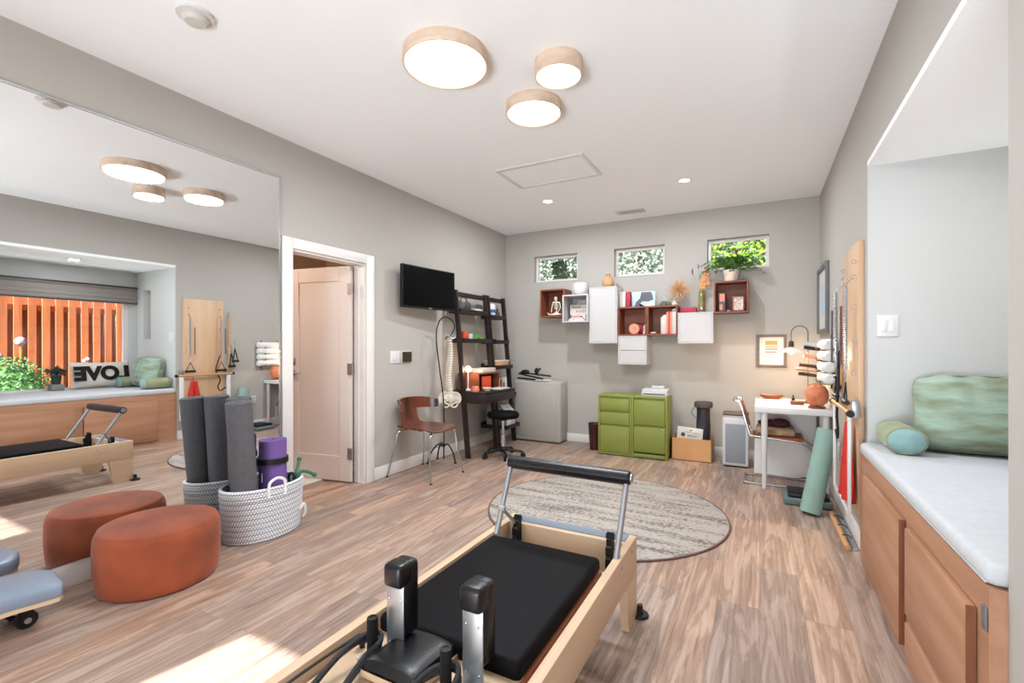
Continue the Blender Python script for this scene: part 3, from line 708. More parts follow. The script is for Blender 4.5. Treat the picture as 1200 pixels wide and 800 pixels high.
build('seat_bracket', MB().lathe([(0, .415), (.09, .415), (.09, .425), (.06, .434), (0, .434)], (cx, cy, 0), 20), M['steel'], t)

t = thing('spine_model', 'white anatomical spine and pelvis model hanging on black hooked stand', 'spine model', (-2.93, 4.0, 0))
hub = Vector((-2.93, 3.98, .16))
for fx, fy in ((-3.065, 4.05), (-3.03, 3.84), (-2.79, 3.99)):
    P = [tuple(hub), tuple(hub.lerp(Vector((fx, fy, .16)), .35) + Vector((0, 0, .03))), (hub.x + (fx - hub.x) * .8, hub.y + (fy - hub.y) * .8, .11), (fx, fy, .008)]
    build('leg', MB().tube(smoothpts(P, 6), .008, 8).cyl((fx - .0, fy, 0), (fx, fy, .01), .016), M['blackm'], t)
P = [(-2.93, 3.98, .0 + .03), (-2.93, 3.98, .6), (-2.95, 3.93, 1.0), (-2.96, 3.89, 1.3), (-2.95, 3.92, 1.46), (-2.93, 3.99, 1.52), (-2.91, 4.08, 1.50), (-2.90, 4.13, 1.44), (-2.905, 4.12, 1.38), (-2.91, 4.08, 1.33), (-2.915, 4.06, 1.305)]
build('pole', MB().tube(smoothpts(P, 8), .0065, 8), M['blackm'], t)
sp_ = MB(); nV = 24
def spx(k):
    z = 1.275 - k * .60
    return Vector((-2.912 + .010 * math.sin(k * 7), 4.065 + .008 * math.sin(k * 6.5 + 1), z))
for i in range(nV):
    k = i / (nV - 1); c = spx(k); r = .020 + .014 * k
    sp_.cyl((c.x, c.y, c.z - .009), (c.x, c.y, c.z + .009), r, r * .96, n=12)
    sp_.tube([(c.x - .018 - .012 * k, c.y - .03 - .006 * k, c.z - .006), (c.x, c.y, c.z), (c.x - .018 - .012 * k, c.y + .03 + .006 * k, c.z - .006)], [.003, .007, .003], 6)
    sp_.tube([(c.x, c.y, c.z), (c.x - .045, c.y, c.z - .014)], [.007, .003], 6)
build('vertebrae', sp_, M['bone'], t)
sk = MB(); c = spx(0) + Vector((0, 0, .015)); sk.grid(12, 8, lambda u, v: (c.x - .035 + .07 * v, c.y - .045 + .09 * u, c.z + .012 + .05 * (2 * u - 1) ** 2 * .3 - .01 * math.sin(v * PI)), .008)
build('occiput', sk, M['bone'], t)
build('cross_clip', MB().tube([(-2.915, 3.99, 1.285), (-2.915, 4.0, 1.31), (-2.915, 4.1, 1.305)], .008, 8), M['black'], t)
pv = MB(); PC = Vector((-2.90, 4.065, .655)); yaw = Matrix.Rotation(math.radians(28), 4, 'Z')
def wing(sgn):
    def fn(u, v):
        a = math.radians(-150 + 200 * u) ; r = .004 + .086 * v
        x = sgn * (.052 + r * math.cos(a) * .78 * 1.0 * (1 if math.cos(a) > 0 else .7)); z = .005 + r * math.sin(-a) * .85 * (1.0 if math.sin(-a) > 0 else .8)
        return tuple((Matrix.Translation(PC) @ yaw) @ Vector((x, -.02 - .035 * v + .03 * math.cos(u * 4), z)))
    return fn
for sgn in (-1, 1):
    pv.grid(22, 8, wing(sgn), .008)
    K2 = Matrix.Translation(PC) @ yaw
    pv.tube([tuple(K2 @ Vector(p)) for p in smoothpts([(sgn * .075, -.03, -.03), (sgn * .07, -.04, -.07), (sgn * .04, -.055, -.085), (sgn * .01, -.06, -.06), (sgn * .035, -.055, -.045), (sgn * .07, -.04, -.03)], 5)], .0085, 8)
    pv.ball(tuple(K2 @ Vector((sgn * .08, -.03, -.03))), (.018, .018, .018), 8)
    pv.ball((sgn * .058, -.012, .012), (.05, .011, .048), 10, M=K2)
pv.tube(smoothpts([(-2.905, 4.065, .70), (-2.895, 4.06, .65), (-2.905, 4.065, .60), (-2.90, 4.06, .57)], 5), [.026, .03, .031, .031, .03, .029, .027, .025, .022, .02, .018, .015, .012, .01, .008, .005], 12)
build('pelvis', pv, M['bone'], t, smooth=60)

# ------------------------------------------------------------------ ladder desk and ladder bookcase
def post(mb, y, xt=-2.955, xb=-2.785, z1=1.835, wd=.035):
    mb.prism([(xt - .025, z1), (xt + .02, z1), (xb + .02, .0), (xb - .03, .0)], y, y + wd, 'y')
def px_(z): return -2.785 + (-2.955 + 2.785) * z / 1.835
def ladder(name, label, y0, y1, shelves):
    t = thing(name, label, 'ladder shelf' if 'book' in name else 'desk', (-2.85, (y0 + y1) / 2, 0))
    for y in (y0, y1 - .035):
        m = MB(); post(m, y); build('side_post', m, M['espresso'], t)
    build('top_rail', MB().box(-2.975, -2.955, y0 + .035, y1 - .035, 1.765, 1.82, .002), M['espresso'], t)
    for (z, xb, xf, h) in shelves:
        m = MB().box(xb, xf, y0 + .036, y1 - .036, z - .018, z, .002)
        m.box(xf - .016, xf, y0 + .036, y1 - .036, z, z + h, .002); m.box(xb, xb + .014, y0 + .036, y1 - .036, z, z + h + .02, .002)
        m.box(xb, xf, y0 + .036, y0 + .05, z, z + h, .002); m.box(xb, xf, y1 - .05, y1 - .036, z, z + h, .002)
        build('shelf', m, M['espresso'], t)
    return t
lt = ladder('ladder_desk', 'dark brown leaning ladder desk against the left wall', 4.215, 4.865, [(1.60, -3.06, -2.90, .03), (1.27, -3.06, -2.85, .03)])
build('desk_top', MB().box(-3.06, -2.56, 4.20, 4.88, .705, .722, .002), M['espresso'], lt)
for y in (4.20, 4.867): build('desk_side', MB().box(-3.06, -2.56, y, y + .013, .60, .704, .002), M['espresso'], lt)
dr = build('drawer', MB().box(-2.572, -2.556, 4.215, 4.865, .605, .70, .002).box(-3.05, -2.572, 4.215, 4.865, .605, .612), M['espresso'], lt)
lb = ladder('ladder_bookcase', 'dark brown leaning ladder bookcase between desk and the back corner', 4.89, 5.32, [(1.57, -3.06, -2.90, .03), (1.26, -3.06, -2.85, .03), (.95, -3.06, -2.80, .03), (.60, -3.06, -2.75, .03), (.22, -3.06, -2.70, .03)])
# hutch on the desk
ht = thing('desk_hutch', 'small dark wooden hutch shelf with papers on the ladder desk', 'shelf', (-2.9, 4.62, .723))
build('body', MB().box(-3.04, -2.76, 4.40, 4.86, .895, .91).box(-3.04, -2.76, 4.40, 4.412, .723, .895).box(-3.04, -2.76, 4.848, 4.86, .723, .895).box(-3.04, -3.03, 4.412, 4.848, .723, .895), M['walnut'], ht)
for i, (z, c, w) in enumerate(((.911, 'offw', .0), (.929, 'paper', .01), (.944, 'pale', .02))):
    solo('folder', ['cream folder lowest in the pile on the desk hutch', 'white folder in the middle of the hutch pile', 'beige folder topmost in the pile on the desk hutch'][i], 'folder', MB().box(-3.0 + w, -2.79, 4.52 + w, 4.83, z, z + .0145, .003), M[c], 'folders piled on the desk hutch')
t = thing('table_lamp', 'small glowing white globe lamp beside the hutch on the ladder desk', 'lamp', (-2.93, 4.36, .723))
build('base', MB().lathe([(0, 0), (.045, 0), (.045, .012), (.012, .018), (.007, .03), (.007, .21), (0, .21)], (-2.86, 4.335, .723), 24), M['ceramic'], t)
build('globe', MB().ball((-2.86, 4.335, .96), .034, 12), M['glowbulb'], t)
solo('orange_picture', 'orange picture frame standing in the hutch on the ladder desk', 'picture frame', MB().box(-2.79, -2.775, 4.50, 4.70, .7235, .87, .004), M['orange'])
solo('salt_candle', 'small pink salt candle holder at the left end of the ladder desk', 'candle holder', MB().lathe([(0, 0), (.045, 0), (.05, .02), (.036, .055), (0, .06)], (-2.73, 4.28, .7225), 10), M['salt'])
solo('bowl', 'small pale yellow bowl on the ladder desk beside the salt candle', 'bowl', MB().lathe([(0, 0), (.03, 0), (.05, .035), (.046, .037), (.028, .006), (0, .005)], (-2.65, 4.40, .7225), 20), M['pale'])
solo('notepad', 'cream notepad lying near the front edge of the ladder desk', 'notepad', MB().box(-2.73, -2.58, 4.55, 4.80, .7225, .735, .002), M['offw'])
t = thing('headphones', 'grey over-ear headphones on the top shelf of the ladder desk', 'headphones', (-2.98, 4.40, 1.601))
build('headband', MB().tube(arc((-2.98, 4.43, 1.70), .075, 10, 170, 16, 'yz'), .011, 8), M['platform'], t)
for y in (4.355, 4.505): build('ear_cup', MB().cyl((-2.98, y - .018, 1.672), (-2.98, y + .018, 1.672), .06, .05, n=20), M['steel'], t)
solo('router', 'small white box on the top shelf beside the headphones', 'router', MB().box(-3.03, -2.94, 4.62, 4.78, 1.6012, 1.655, .01), M['ceramic'])
t = thing('storage_tub', 'white tub with blue band on the top shelf of the ladder bookcase', 'tub', (-2.99, 5.0, 1.571))
build('tub', MB().lathe([(0, 0), (.065, 0), (.07, .02), (.072, .15), (.06, .17), (0, .172)], (-2.985, 5.02, 1.5712), 28), M['ceramic'], t)
build('band', MB().lathe([(.0735, .06), (.0745, .06), (.0745, .1), (.0735, .1)], (-2.985, 5.02, 1.5712), 28), M['blue'], t)
solo('bottle', 'brown glass bottle on the top shelf of the ladder bookcase', 'bottle', MB().lathe([(0, 0), (.028, 0), (.03, .01), (.03, .07), (.012, .09), (.012, .115), (0, .115)], (-2.97, 5.18, 1.5712), 20), M['bottle'])
solo('tin', 'orange red tin on the second shelf of the ladder desk', 'tin', MB().lathe([(0, 0), (.042, 0), (.042, .105), (.039, .108), (0, .108)], (-2.95, 4.40, 1.2712), 24), M['orange'])
solo('mug', 'white mug beside the orange tin on the ladder desk', 'mug', MB().lathe([(0, 0), (.03, 0), (.036, .03), (.036, .085), (.033, .085), (.032, .006), (0, .005)], (-2.94, 4.49, 1.2712), 24), M['ceramic'])
solo('storage_box', 'green box on the second shelf of the ladder desk', 'box', MB().box(-3.03, -2.93, 4.56, 4.76, 1.2712, 1.355, .004), M['leaf'])
solo('document_stack', 'white papers lying before the green box on the second shelf', 'papers', MB().box(-2.92, -2.87, 4.56, 4.76, 1.2712, 1.295, .003), M['paper'])
t = thing('book_box', 'tan lidded box on the middle shelf of the ladder bookcase', 'box', (-2.93, 5.1, .951)); build('body', MB().box(-3.03, -2.84, 4.96, 5.25, .9512, 1.02, .004), M['card'], t); build('lid', MB().box(-3.035, -2.835, 4.955, 5.255, 1.021, 1.04, .004), M['offw'], t)
rnd = random.Random(3)
bc = ['hairred', 'offw', 'chairwood', 'tan', 'slate', 'paper']; nm = ['dark red', 'cream', 'brown', 'tan', 'slate grey', 'white']
y = 4.95
for i in range(6):
    w_ = .03 + .008 * (i % 3); hh = .16 + .02 * ((i * 7) % 4)
    solo('book', '%s book standing in the row on the shelf just below the tan lidded box' % nm[i], 'book', MB().box(-2.99, -2.84, y, y + w_ - .002, .6012, .6012 + hh, .002), M[bc[i]], 'books on the ladder bookcase'); y += w_ + .004
for i in range(3):
    solo('magazine_file', ['grey magazine file on the bottom shelf next to desk', 'white magazine file in the middle of the bottom shelf', 'pale magazine file on the bottom shelf nearest the corner'][i], 'magazine file', MB().prism([(-2.99, .2212), (-2.76, .2212), (-2.76, .38), (-2.86, .48), (-2.99, .48)], 4.945 + i * .115, 5.045 + i * .115, 'y'), M[['steel', 'paper', 'offw'][i]], 'magazine files on the bottom shelf')

# ------------------------------------------------------------------ rolling stool
sx, sy = -2.49, 4.47
t = thing('rolling_stool', 'black round seat rolling stool with chrome column under the ladder desk', 'stool', (sx, sy, 0))
build('seat', MB().lathe([(0, .43), (.16, .43), (.175, .445), (.178, .47), (.165, .492), (.12, .5), (0, .502)], (sx, sy, 0), 40), M['vinyl'], t, smooth=60)
build('seat_plate', MB().lathe([(0, .405), (.05, .405), (.07, .43), (0, .43)], (sx, sy, 0), 20), M['blackm'], t)
build('gas_column', MB().lathe([(0, .09), (.027, .09), (.027, .25), (.018, .255), (.018, .405), (0, .405)], (sx, sy, 0), 20), M['chrome'], t)
build('hub', MB().lathe([(0, .06), (.04, .06), (.045, .10), (.03, .12), (0, .12)], (sx, sy, 0), 20), M['black'], t)
for k in range(5):
    a = 2 * PI * k / 5 + .35; e = (sx + .22 * math.cos(a), sy + .22 * math.sin(a))
    lg = build('leg', MB().tube([(sx + .03 * math.cos(a), sy + .03 * math.sin(a), .085), (e[0], e[1], .062)], [.018, .012], 8), M['black'], t)
    q = (math.cos(a + .6), math.sin(a + .6))
    build('caster', MB().cyl((e[0] - q[0] * .018, e[1] - q[1] * .018, .026), (e[0] - q[0] * .004, e[1] - q[1] * .004, .026), .026).cyl((e[0] + q[0] * .004, e[1] + q[1] * .004, .026), (e[0] + q[0] * .018, e[1] + q[1] * .018, .026), .026).cyl((e[0], e[1], .03), (e[0], e[1], .065), .008), M['black'], lg)

# ------------------------------------------------------------------ items on the floor at the back wall
t = thing('folded_mat_block', 'tall greige upholstered block standing in the back left corner', 'padded block', (-2.5, 5.45, 0))
build('padding', MB().box(-2.83, -2.175, 5.36, 5.60, .006, .775, .035, 4), M['greyuph'], t)
build('face_panel', MB().box(-2.77, -2.235, 5.354, 5.36, .07, .71, .004), M['greyuph'], t)
build('base_plate', MB().box(-2.81, -2.19, 5.37, 5.59, 0, .006), M['black'], t)
t = thing('camera_tripod', 'folded black tripod lying on the greige block', 'tripod', (-2.6, 5.45, .776))
build('leg', MB().tube([(-2.78, 5.40, .86), (-2.42, 5.38, .80)], .010, 8), M['black'], t); build('leg', MB().tube([(-2.78, 5.44, .87), (-2.36, 5.50, .83)], .010, 8), M['black'], t)
build('leg', MB().tube([(-2.80, 5.42, .80), (-2.52, 5.36, .79)], .010, 8), M['black'], t)
build('head', MB().ball((-2.70, 5.44, .88), (.06, .03, .03), 8).ball((-2.55, 5.47, .89), (.03, .025, .045), 8).cyl((-2.56, 5.46, .86), (-2.50, 5.48, .93), .012), M['black'], t)
solo('document_stack', 'white papers lying beside the tripod on the greige block', 'papers', MB().box(-2.52, -2.34, 5.36, 5.52, .7762, .786, .002), M['paper'])
solo('waste_bin', 'dark maroon tapered waste bin beside the green cabinet', 'waste bin', MB().lathe([(0, 0), (.058, 0), (.078, .30), (.082, .305), (.078, .31), (.074, .30), (.054, .01), (0, .01)], (-1.715, 5.30, 0), 28), M['maroon'])
def cab(x0, x1, label, fronts, hinge=None):
    t = thing('filing_cabinet', label, 'cabinet', ((x0 + x1) / 2, 5.25, 0))
    y0, y1, z1 = 5.095, 5.425, .672; s = .02
    m = MB(); m.box(x0, x0 + s, y0, y1, .0, z1, .004); m.box(x1 - s, x1, y0, y1, 0, z1, .004); m.box(x0 + s, x1 - s, y0, y1, z1 - .022, z1, .004); m.box(x0 + s, x1 - s, y1 - .015, y1, .02, z1 - .022); m.box(x0 + s, x1 - s, y0 + .01, y1, .01, .035)
    build('body', m, M['green'], t)
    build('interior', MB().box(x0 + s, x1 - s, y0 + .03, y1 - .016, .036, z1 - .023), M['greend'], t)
    for nme, z0, zt in fronts:
        m = MB().box(x0 + s + .003, x1 - s - .003, y0 + .002, y0 + .022, z0, zt - .018, .003)
        if nme != 'plinth': m.box(x0 + s + .003, x1 - s - .003, y0 + .014, y0 + .022, zt - .018, zt - .002)
        build(nme, m, M['green'], t)
    return t
cab(-1.612, -1.238, 'olive green metal cabinet with three drawers, beside the maroon bin', [('drawer', .497, .648), ('drawer', .345, .492), ('drawer', .038, .34)])
gc = cab(-1.236, -.862, 'olive green metal cabinet with two doors, carrying the white printer', [('door', .362, .648), ('door', .072, .357), ('plinth', .02, .069)])
build('handle', MB().box(-.94, -.91, 5.088, 5.096, .325, .335, .002), M['chrome'], gc)
t = thing('printer', 'small white printer on top of the green cabinet', 'printer', (-1.0, 5.22, .672))
build('body', MB().box(-1.14, -.872, 5.14, 5.36, .6722, .715, .006).box(-1.14, -.872, 5.17, 5.36, .7152, .745, .006), M['ceramic'], t)
build('paper_slot', MB().box(-1.12, -.89, 5.137, 5.141, .69, .705), M['greyframe'], t)
build('paper_tray', MB().box(-1.06, -.93, 5.30, 5.355, .7455, .775, .004), M['ceramic'], t)
# cardboard box
t = thing('cardboard_box', 'open brown cardboard box on the floor beside the green cabinet', 'box', (-.65, 5.4, 0))
X0, X1, Y0, Y1 = -.84, -.44, 5.24, 5.54
m = MB(); fl = .018
for a in ((X0, X1, Y0, Y0 + .006), (X0, X1, Y1 - .006, Y1), (X0, X0 + .006, Y0, Y1), (X1 - .006, X1, Y0, Y1)): m.box(*a, 0, .235)
m.box(X0, X1, Y0, Y1, 0, .006); build('carton', m, M['card'], t)
t = thing('printed_sheet', 'white printed leaflet leaning in the cardboard box', 'leaflet', (-.7, 5.3, .01))
S = Matrix.Translation((-.805, 5.275, .02)) @ Matrix.Rotation(math.radians(4), 4, 'Y')
build('sheet', MB().box(0, .255, 0, .05, 0, .33, .003, M=S), M['paper'], t)
mk = MB(); mk.box(.125, .145, -.0012, 0, .30, .312, M=S)
for i, (a, b, z) in enumerate(((.07, .21, .283), (.15, .235, .272), (.10, .2, .255), (.11, .22, .247), (.1, .19, .239))): mk.box(a, b, -.0012, 0, z, z + .0035, M=S)
mk.lathe([(.018, 0), (.022, 0), (.022, .001), (.018, .001)], n=20, M=S @ Matrix.Translation((.06, -.001, .255)) @ Matrix.Rotation(PI / 2, 4, 'X')); mk.lathe([(0, 0), (.008, 0), (.008, .001), (0, .001)], n=10, M=S @ Matrix.Translation((.06, -.001, .255)) @ Matrix.Rotation(PI / 2, 4, 'X'))
build('print', mk, M['greyframe'], t)
t = thing('carry_bag', 'tall black drawstring bag standing in the cardboard box', 'bag', (-.52, 5.38, .01))
build('bag', MB().lathe([(0, 0), (.065, 0), (.07, .03), (.067, .2), (.072, .35), (.066, .5), (.07, .56), (0, .565)], (-.535, 5.38, .008), 18), mat('black_nylon', (44, 42, 52), .5, bump=.8, bscale=14), t, smooth=50)
build('drawstring_collar', MB().lathe([(.07, .545), (.093, .555), (.095, .59), (.085, .61), (.04, .60), (0, .59)], (-.535, 5.38, .008), 14), mat('charcoal_nylon', (74, 64, 66), .7, bump=.6, bscale=20), t)
build('cord', MB().tube(smoothpts([(-.60, 5.33, .575), (-.635, 5.31, .54), (-.645, 5.31, .49), (-.62, 5.315, .47), (-.605, 5.32, .44)], 5), .003, 6), M['black'], t)
# air purifier
t = thing('air_purifier', 'white air purifier with grey grille on the floor beside desk', 'air purifier', (-.215, 5.26, 0))
build('housing', MB().box(-.335, -.098, 5.17, 5.35, .012, .50, .02, 4), M['ceramic'], t)
build('grille', MB().box(-.308, -.125, 5.165, 5.17, .045, .435, .004), M['mesh'], t)
build('control_panel', MB().box(-.33, -.103, 5.172, 5.348, .5005, .515, .006), M['ceramic'], t)
build('lid', MB().box(-.335, -.098, 5.17, 5.35, .5155, .545, .012, 3), M['brownlid'], t)
build('foot', MB().box(-.32, -.113, 5.18, 5.34, 0, .012), M['black'], t)

# ------------------------------------------------------------------ wall cubes
YF = 5.376; YW = 5.6255
def cube(label, x0, x1, z0, z1, y0, m, group='wall cubes'):
    t = thing('wall_cube', label, 'wall shelf', ((x0 + x1) / 2, (y0 + YW) / 2, z0), 'cube shelves and cabinets on the back wall'); s = .016
    b = MB(); b.box(x0, x0 + s, y0, YW, z0, z1, .001, 1); b.box(x1 - s, x1, y0, YW, z0, z1, .001, 1); b.box(x0 + s, x1 - s, y0, YW, z0, z0 + s); b.box(x0 + s, x1 - s, y0, YW, z1 - s, z1)
    build('frame', b, m, t); build('back_panel', MB().box(x0 + s, x1 - s, YW - .012, YW - .002, z0 + s, z1 - s), m, t); return t
cube('open red-brown wooden wall cube holding a seated skeleton figure', -2.457, -2.130, 1.578, 1.925, YF, M['walnut'])
cube('open white wall cube holding a small lettered sign', -2.126, -1.803, 1.503, 1.837, 5.30, M['cubewhite'])
cube('open red-brown wall cube with a round pink clock inside', -1.461, -1.133, 1.336, 1.668, YF, M['walnut'])
cube('open red-brown wall cube with a row of pale and coral books', -1.130, -.80, 1.336, 1.668, YF, M['walnut'])
cube('open red-brown wall cube under the potted fern', -.431, -.102, 1.565, 1.90, YF, M['walnut'])
def closed(label, x0, x1, z0, z1, y0, fronts):
    t = thing('wall_cabinet', label, 'wall cabinet', ((x0 + x1) / 2, (y0 + YW) / 2, z0), 'cube shelves and cabinets on the back wall')
    s = .014; b = MB(); b.box(x0, x0 + s, y0, YW, z0, z1, .001, 1); b.box(x1 - s, x1, y0, YW, z0, z1, .001, 1); b.box(x0 + s, x1 - s, y0, YW, z0, z0 + s); b.box(x0 + s, x1 - s, y0, YW, z1 - s, z1); b.box(x0 + s, x1 - s, YW - .01, YW, z0 + s, z1 - s)
    build('body', b, M['cubewhite'], t)
    for nme, a, c in fronts: build(nme, MB().box(x0 + s + .002, x1 - s - .002, y0 + .002, y0 + .018, a, c, .001, 1), M['cubewhite'], t)
closed('tall white wall cabinet with plain door', -1.80, -1.464, 1.248, 1.915, 5.345, [('door', 1.264, 1.899)])
closed('white two-drawer wall cabinet hanging lowest of the group', -1.461, -1.133, 1.003, 1.332, YF, [('drawer', 1.169, 1.316), ('drawer', 1.019, 1.165)])
closed('square white wall cabinet with plain door below the dried flowers', -.795, -.437, 1.245, 1.582, YF, [('door', 1.261, 1.566)])
# contents
t = thing('skeleton_figure', 'small white seated cross-legged skeleton figure in the wooden cube', 'figurine', (-2.30, 5.47, 1.5942))
zb = 1.5945; fx = -2.275; fy = 5.47
m = MB(); m.ball((fx - .005, fy, zb + .225), (.022, .024, .028), 10); m.box(fx - .02, fx + .008, fy - .018, fy + .01, zb + .193, zb + .207, .004)
m.tube([(fx, fy, zb + .2), (fx + .004, fy, zb + .03)], [.008, .01], 8)
for i in range(5):
    z = zb + .165 - i * .018; m.tube([(fx + .035 * math.cos(a * PI / 8) * (1 - .05 * i), fy - .025 * math.sin(a * PI / 8), z) for a in range(16)], .004, 6, closed=True)
m.tube([(fx - .045, fy, zb + .178), (fx + .045, fy, zb + .178)], .006, 6); m.ball((fx, fy, zb + .03), (.04, .028, .022), 8)
for s in (-1, 1):
    m.tube([(fx + s * .045, fy, zb + .178), (fx + s * .058, fy - .01, zb + .10), (fx + s * .045, fy - .055, zb + .045)], [.007, .006, .005], 8)
    m.tube([(fx + s * .03, fy - .01, zb + .025), (fx + s * .085, fy - .05, zb + .018), (fx - s * .03, fy - .075, zb + .012)], [.01, .008, .006], 8)
m.tube([(fx - .05, fy - .07, zb + .012), (fx - .09, fy - .075, zb + .035)], [.008, .006], 6)
build('bones', m, M['bone'], t)
t = thing('lettered_sign', 'small white lettered sign standing in the white wall cube', 'sign', (-1.96, 5.42, 1.6))
build('panel', MB().box(-2.075, -1.845, 5.43, 5.442, 1.601, 1.725, .002), M['offw'], t)
def text(name, s, size, M4, m, parent, ex=.001, bold=0):
    cu = bpy.data.curves.new(name, 'FONT'); cu.body = s; cu.size = size; cu.extrude = ex; cu.offset = bold; cu.align_x = 'CENTER'; cu.align_y = 'CENTER'
    o = bpy.data.objects.new(name + '_tmp', cu); C.objects.link(o)
    dg = bpy.context.evaluated_depsgraph_get(); me = bpy.data.meshes.new_from_object(o.evaluated_get(dg))
    bpy.data.objects.remove(o); base = wloc(parent)
    me.transform(Matrix.Translation(-base) @ M4); me.materials.clear(); me.materials.append(m)
    return link(name, me, parent)
FR = Matrix.Rotation(PI / 2, 4, 'X')     # text that faces -y
text('lettering', 'RELAX', .042, Matrix.Translation((-1.995, 5.429, 1.697)) @ FR, M['greyframe'], t, .0008)
text('lettering', '& SHINE', .042, Matrix.Translation((-1.92, 5.429, 1.645)) @ FR, M['greyframe'], t, .0008)
t = thing('storage_box', 'white box with grey print at the back of the white wall cube', 'box', (-1.95, 5.55, 1.52)); build('body', MB().box(-2.0, -1.83, 5.50, 5.59, 1.5195, 1.79, .003), M['ceramic'], t)
build('print', MB().box(-1.985, -1.845, 5.4985, 5.5005, 1.735, 1.76), M['steel'], t)
solo('sign_stand', 'small white wooden block carrying the lettered sign', 'stand', MB().box(-2.05, -1.87, 5.41, 5.47, 1.5195, 1.6, .004), M['ceramic'])
for i in range(3): solo('folded_cloth', ['white folded cloth lowest in the pile before the sign', 'off-white folded cloth in the middle of the pile before the sign', 'pink folded cloth topmost in the pile before the sign'][i], 'cloth', MB().box(-2.06 + .02 * i, -1.86 - .02 * i, 5.33, 5.40, 1.5195 + .022 * i, 1.5405 + .022 * i, .008, 3), M[['towel', 'offw', 'pink'][i]], 'cloths piled in the white cube')
def vase(name, label, c, prof, m, n=32): return solo(name, label, 'vase', MB().lathe([(p[0], p[1]) for p in prof], c, n), m, smooth=60)
vase('vase', 'wide white ribbed vase on top of the open white cube', (-1.945, 5.45, 1.8375), [(0, 0), (.07, 0), (.092, .03), (.098, .08), (.096, .13), (.088, .15), (.08, .148), (.088, .12), (.09, .07), (.065, .008), (0, .006)], M['ceramic'])
vase('vase', 'round tan ceramic vase on top of the tall white cabinet', (-1.60, 5.45, 1.9155), [(0, 0), (.045, 0), (.068, .03), (.072, .06), (.058, .10), (.026, .125), (.024, .14), (.032, .155), (.027, .153), (.018, .135), (0, .13)], M['tan'])
zt = 1.6684
solo('binder', 'white upright binder beside the tall white cabinet', 'binder', MB().box(-1.455, -1.385, 5.42, 5.60, zt, zt + .185, .003), M['offw'])
solo('book', 'dark red upright book on the wall cube next to white binder', 'book', MB().box(-1.378, -1.333, 5.42, 5.60, zt, zt + .18, .003), M['hairred'])
t = thing('picture_book', 'large pale blue book with dark figure facing out on the wall cube', 'book', (-1.19, 5.5, zt))
build('cover', MB().box(-1.322, -1.055, 5.46, 5.49, zt, zt + .178, .002), M['skyprint'], t)
g = MB(); g.prism([(-1.21, zt + .17), (-1.10, zt + .17), (-1.085, zt + .13), (-1.075, zt + .08), (-1.13, zt + .06), (-1.20, zt + .065), (-1.235, zt + .03), (-1.225, zt + .008), (-1.17, zt + .004), (-1.20, zt + .025), (-1.245, zt + .004), (-1.29, zt + .003), (-1.27, zt + .06), (-1.225, zt + .10)], 5.458, 5.4595, 'y')
build('cover_print', g, M['slate'], t); build('cover_print', MB().prism([(-1.10, zt + .05), (-1.06, zt + .065), (-1.06, zt + .005), (-1.14, zt + .005)], 5.458, 5.4595, 'y'), M['paper'], t)
solo('glass_ornament', 'small green glass ornament on the wall cube above the books', 'ornament', MB().lathe([(0, 0), (.035, 0), (.04, .02), (.03, .05), (.012, .06), (0, .06)], (-.965, 5.48, zt), 12), mat('green_glass', (112, 148, 136), .15, trans=.5))
# pink clock in the cube
t = thing('clock', 'small round pink clock standing in the wall cube', 'clock', (-1.275, 5.45, 1.3525))
K = Matrix.Translation((-1.285, 5.45, 1.415)) @ Matrix.Rotation(PI / 2, 4, 'X')
build('case', MB().lathe([(0, 0), (.058, 0), (.06, .01), (.06, .03), (.05, .032), (.049, .028), (0, .028)], n=28, M=K), M['tan'], t)
build('dial', MB().lathe([(0, .0282), (.048, .0282), (.048, .0295), (0, .0295)], n=28, M=K), M['pink'], t)
build('base', MB().box(-1.335, -1.235, 5.42, 5.47, 1.3525, 1.365, .004), M['walnut'], t)
build('hands', MB().box(-1.287, -1.283, 5.418, 5.4195, 1.412, 1.445).box(-1.287, -1.26, 5.418, 5.4195, 1.412, 1.416), M['hairred'], t)
solo('figurine', 'little pale figurine beside the pink clock', 'figurine', MB().lathe([(0, 0), (.02, 0), (.022, .02), (.012, .06), (.018, .075), (.012, .10), (0, .108)], (-1.17, 5.45, 1.3525), 14), M['pale'])
solo('cloth_pouch', 'dark red pouch behind the pink clock', 'pouch', MB().ball((-1.26, 5.55, 1.42), (.07, .03, .066), 10), M['hairred'])
cols = ['offw', 'paper', 'offw', 'pink', 'orange', 'pink', 'offw', 'paper']; cn = ['cream', 'white', 'ivory', 'light coral', 'red-orange', 'salmon', 'off-white', 'white']
hs = [.19, .21, .215, .245, .26, .25, .275, .285]; x = -.985
for i in range(8):
    wdt = .019 if i < 7 else .024
    solo('book', ['shortest cream book at the left of the row in the wall cube', 'white book second from the left in the wall cube row', 'ivory book third from left in the wall cube row', 'light coral book in the wall cube row', 'red-orange book in the wall cube row', 'salmon book beside the red-orange book', 'off-white book second from the right in the wall cube row', 'tallest white book at the right end of the wall cube row'][i],
         'book', MB().box(x, x + wdt, 5.42, 5.58, 1.3525, 1.3525 + hs[i], .002), M[cols[i]], 'books in the wall cube'); x += wdt + .0012
solo('shell', 'pale shell at the left corner of the book cube', 'shell', MB().ball((-1.07, 5.43, 1.366), (.035, .02, .0135), 8), M['pale'])
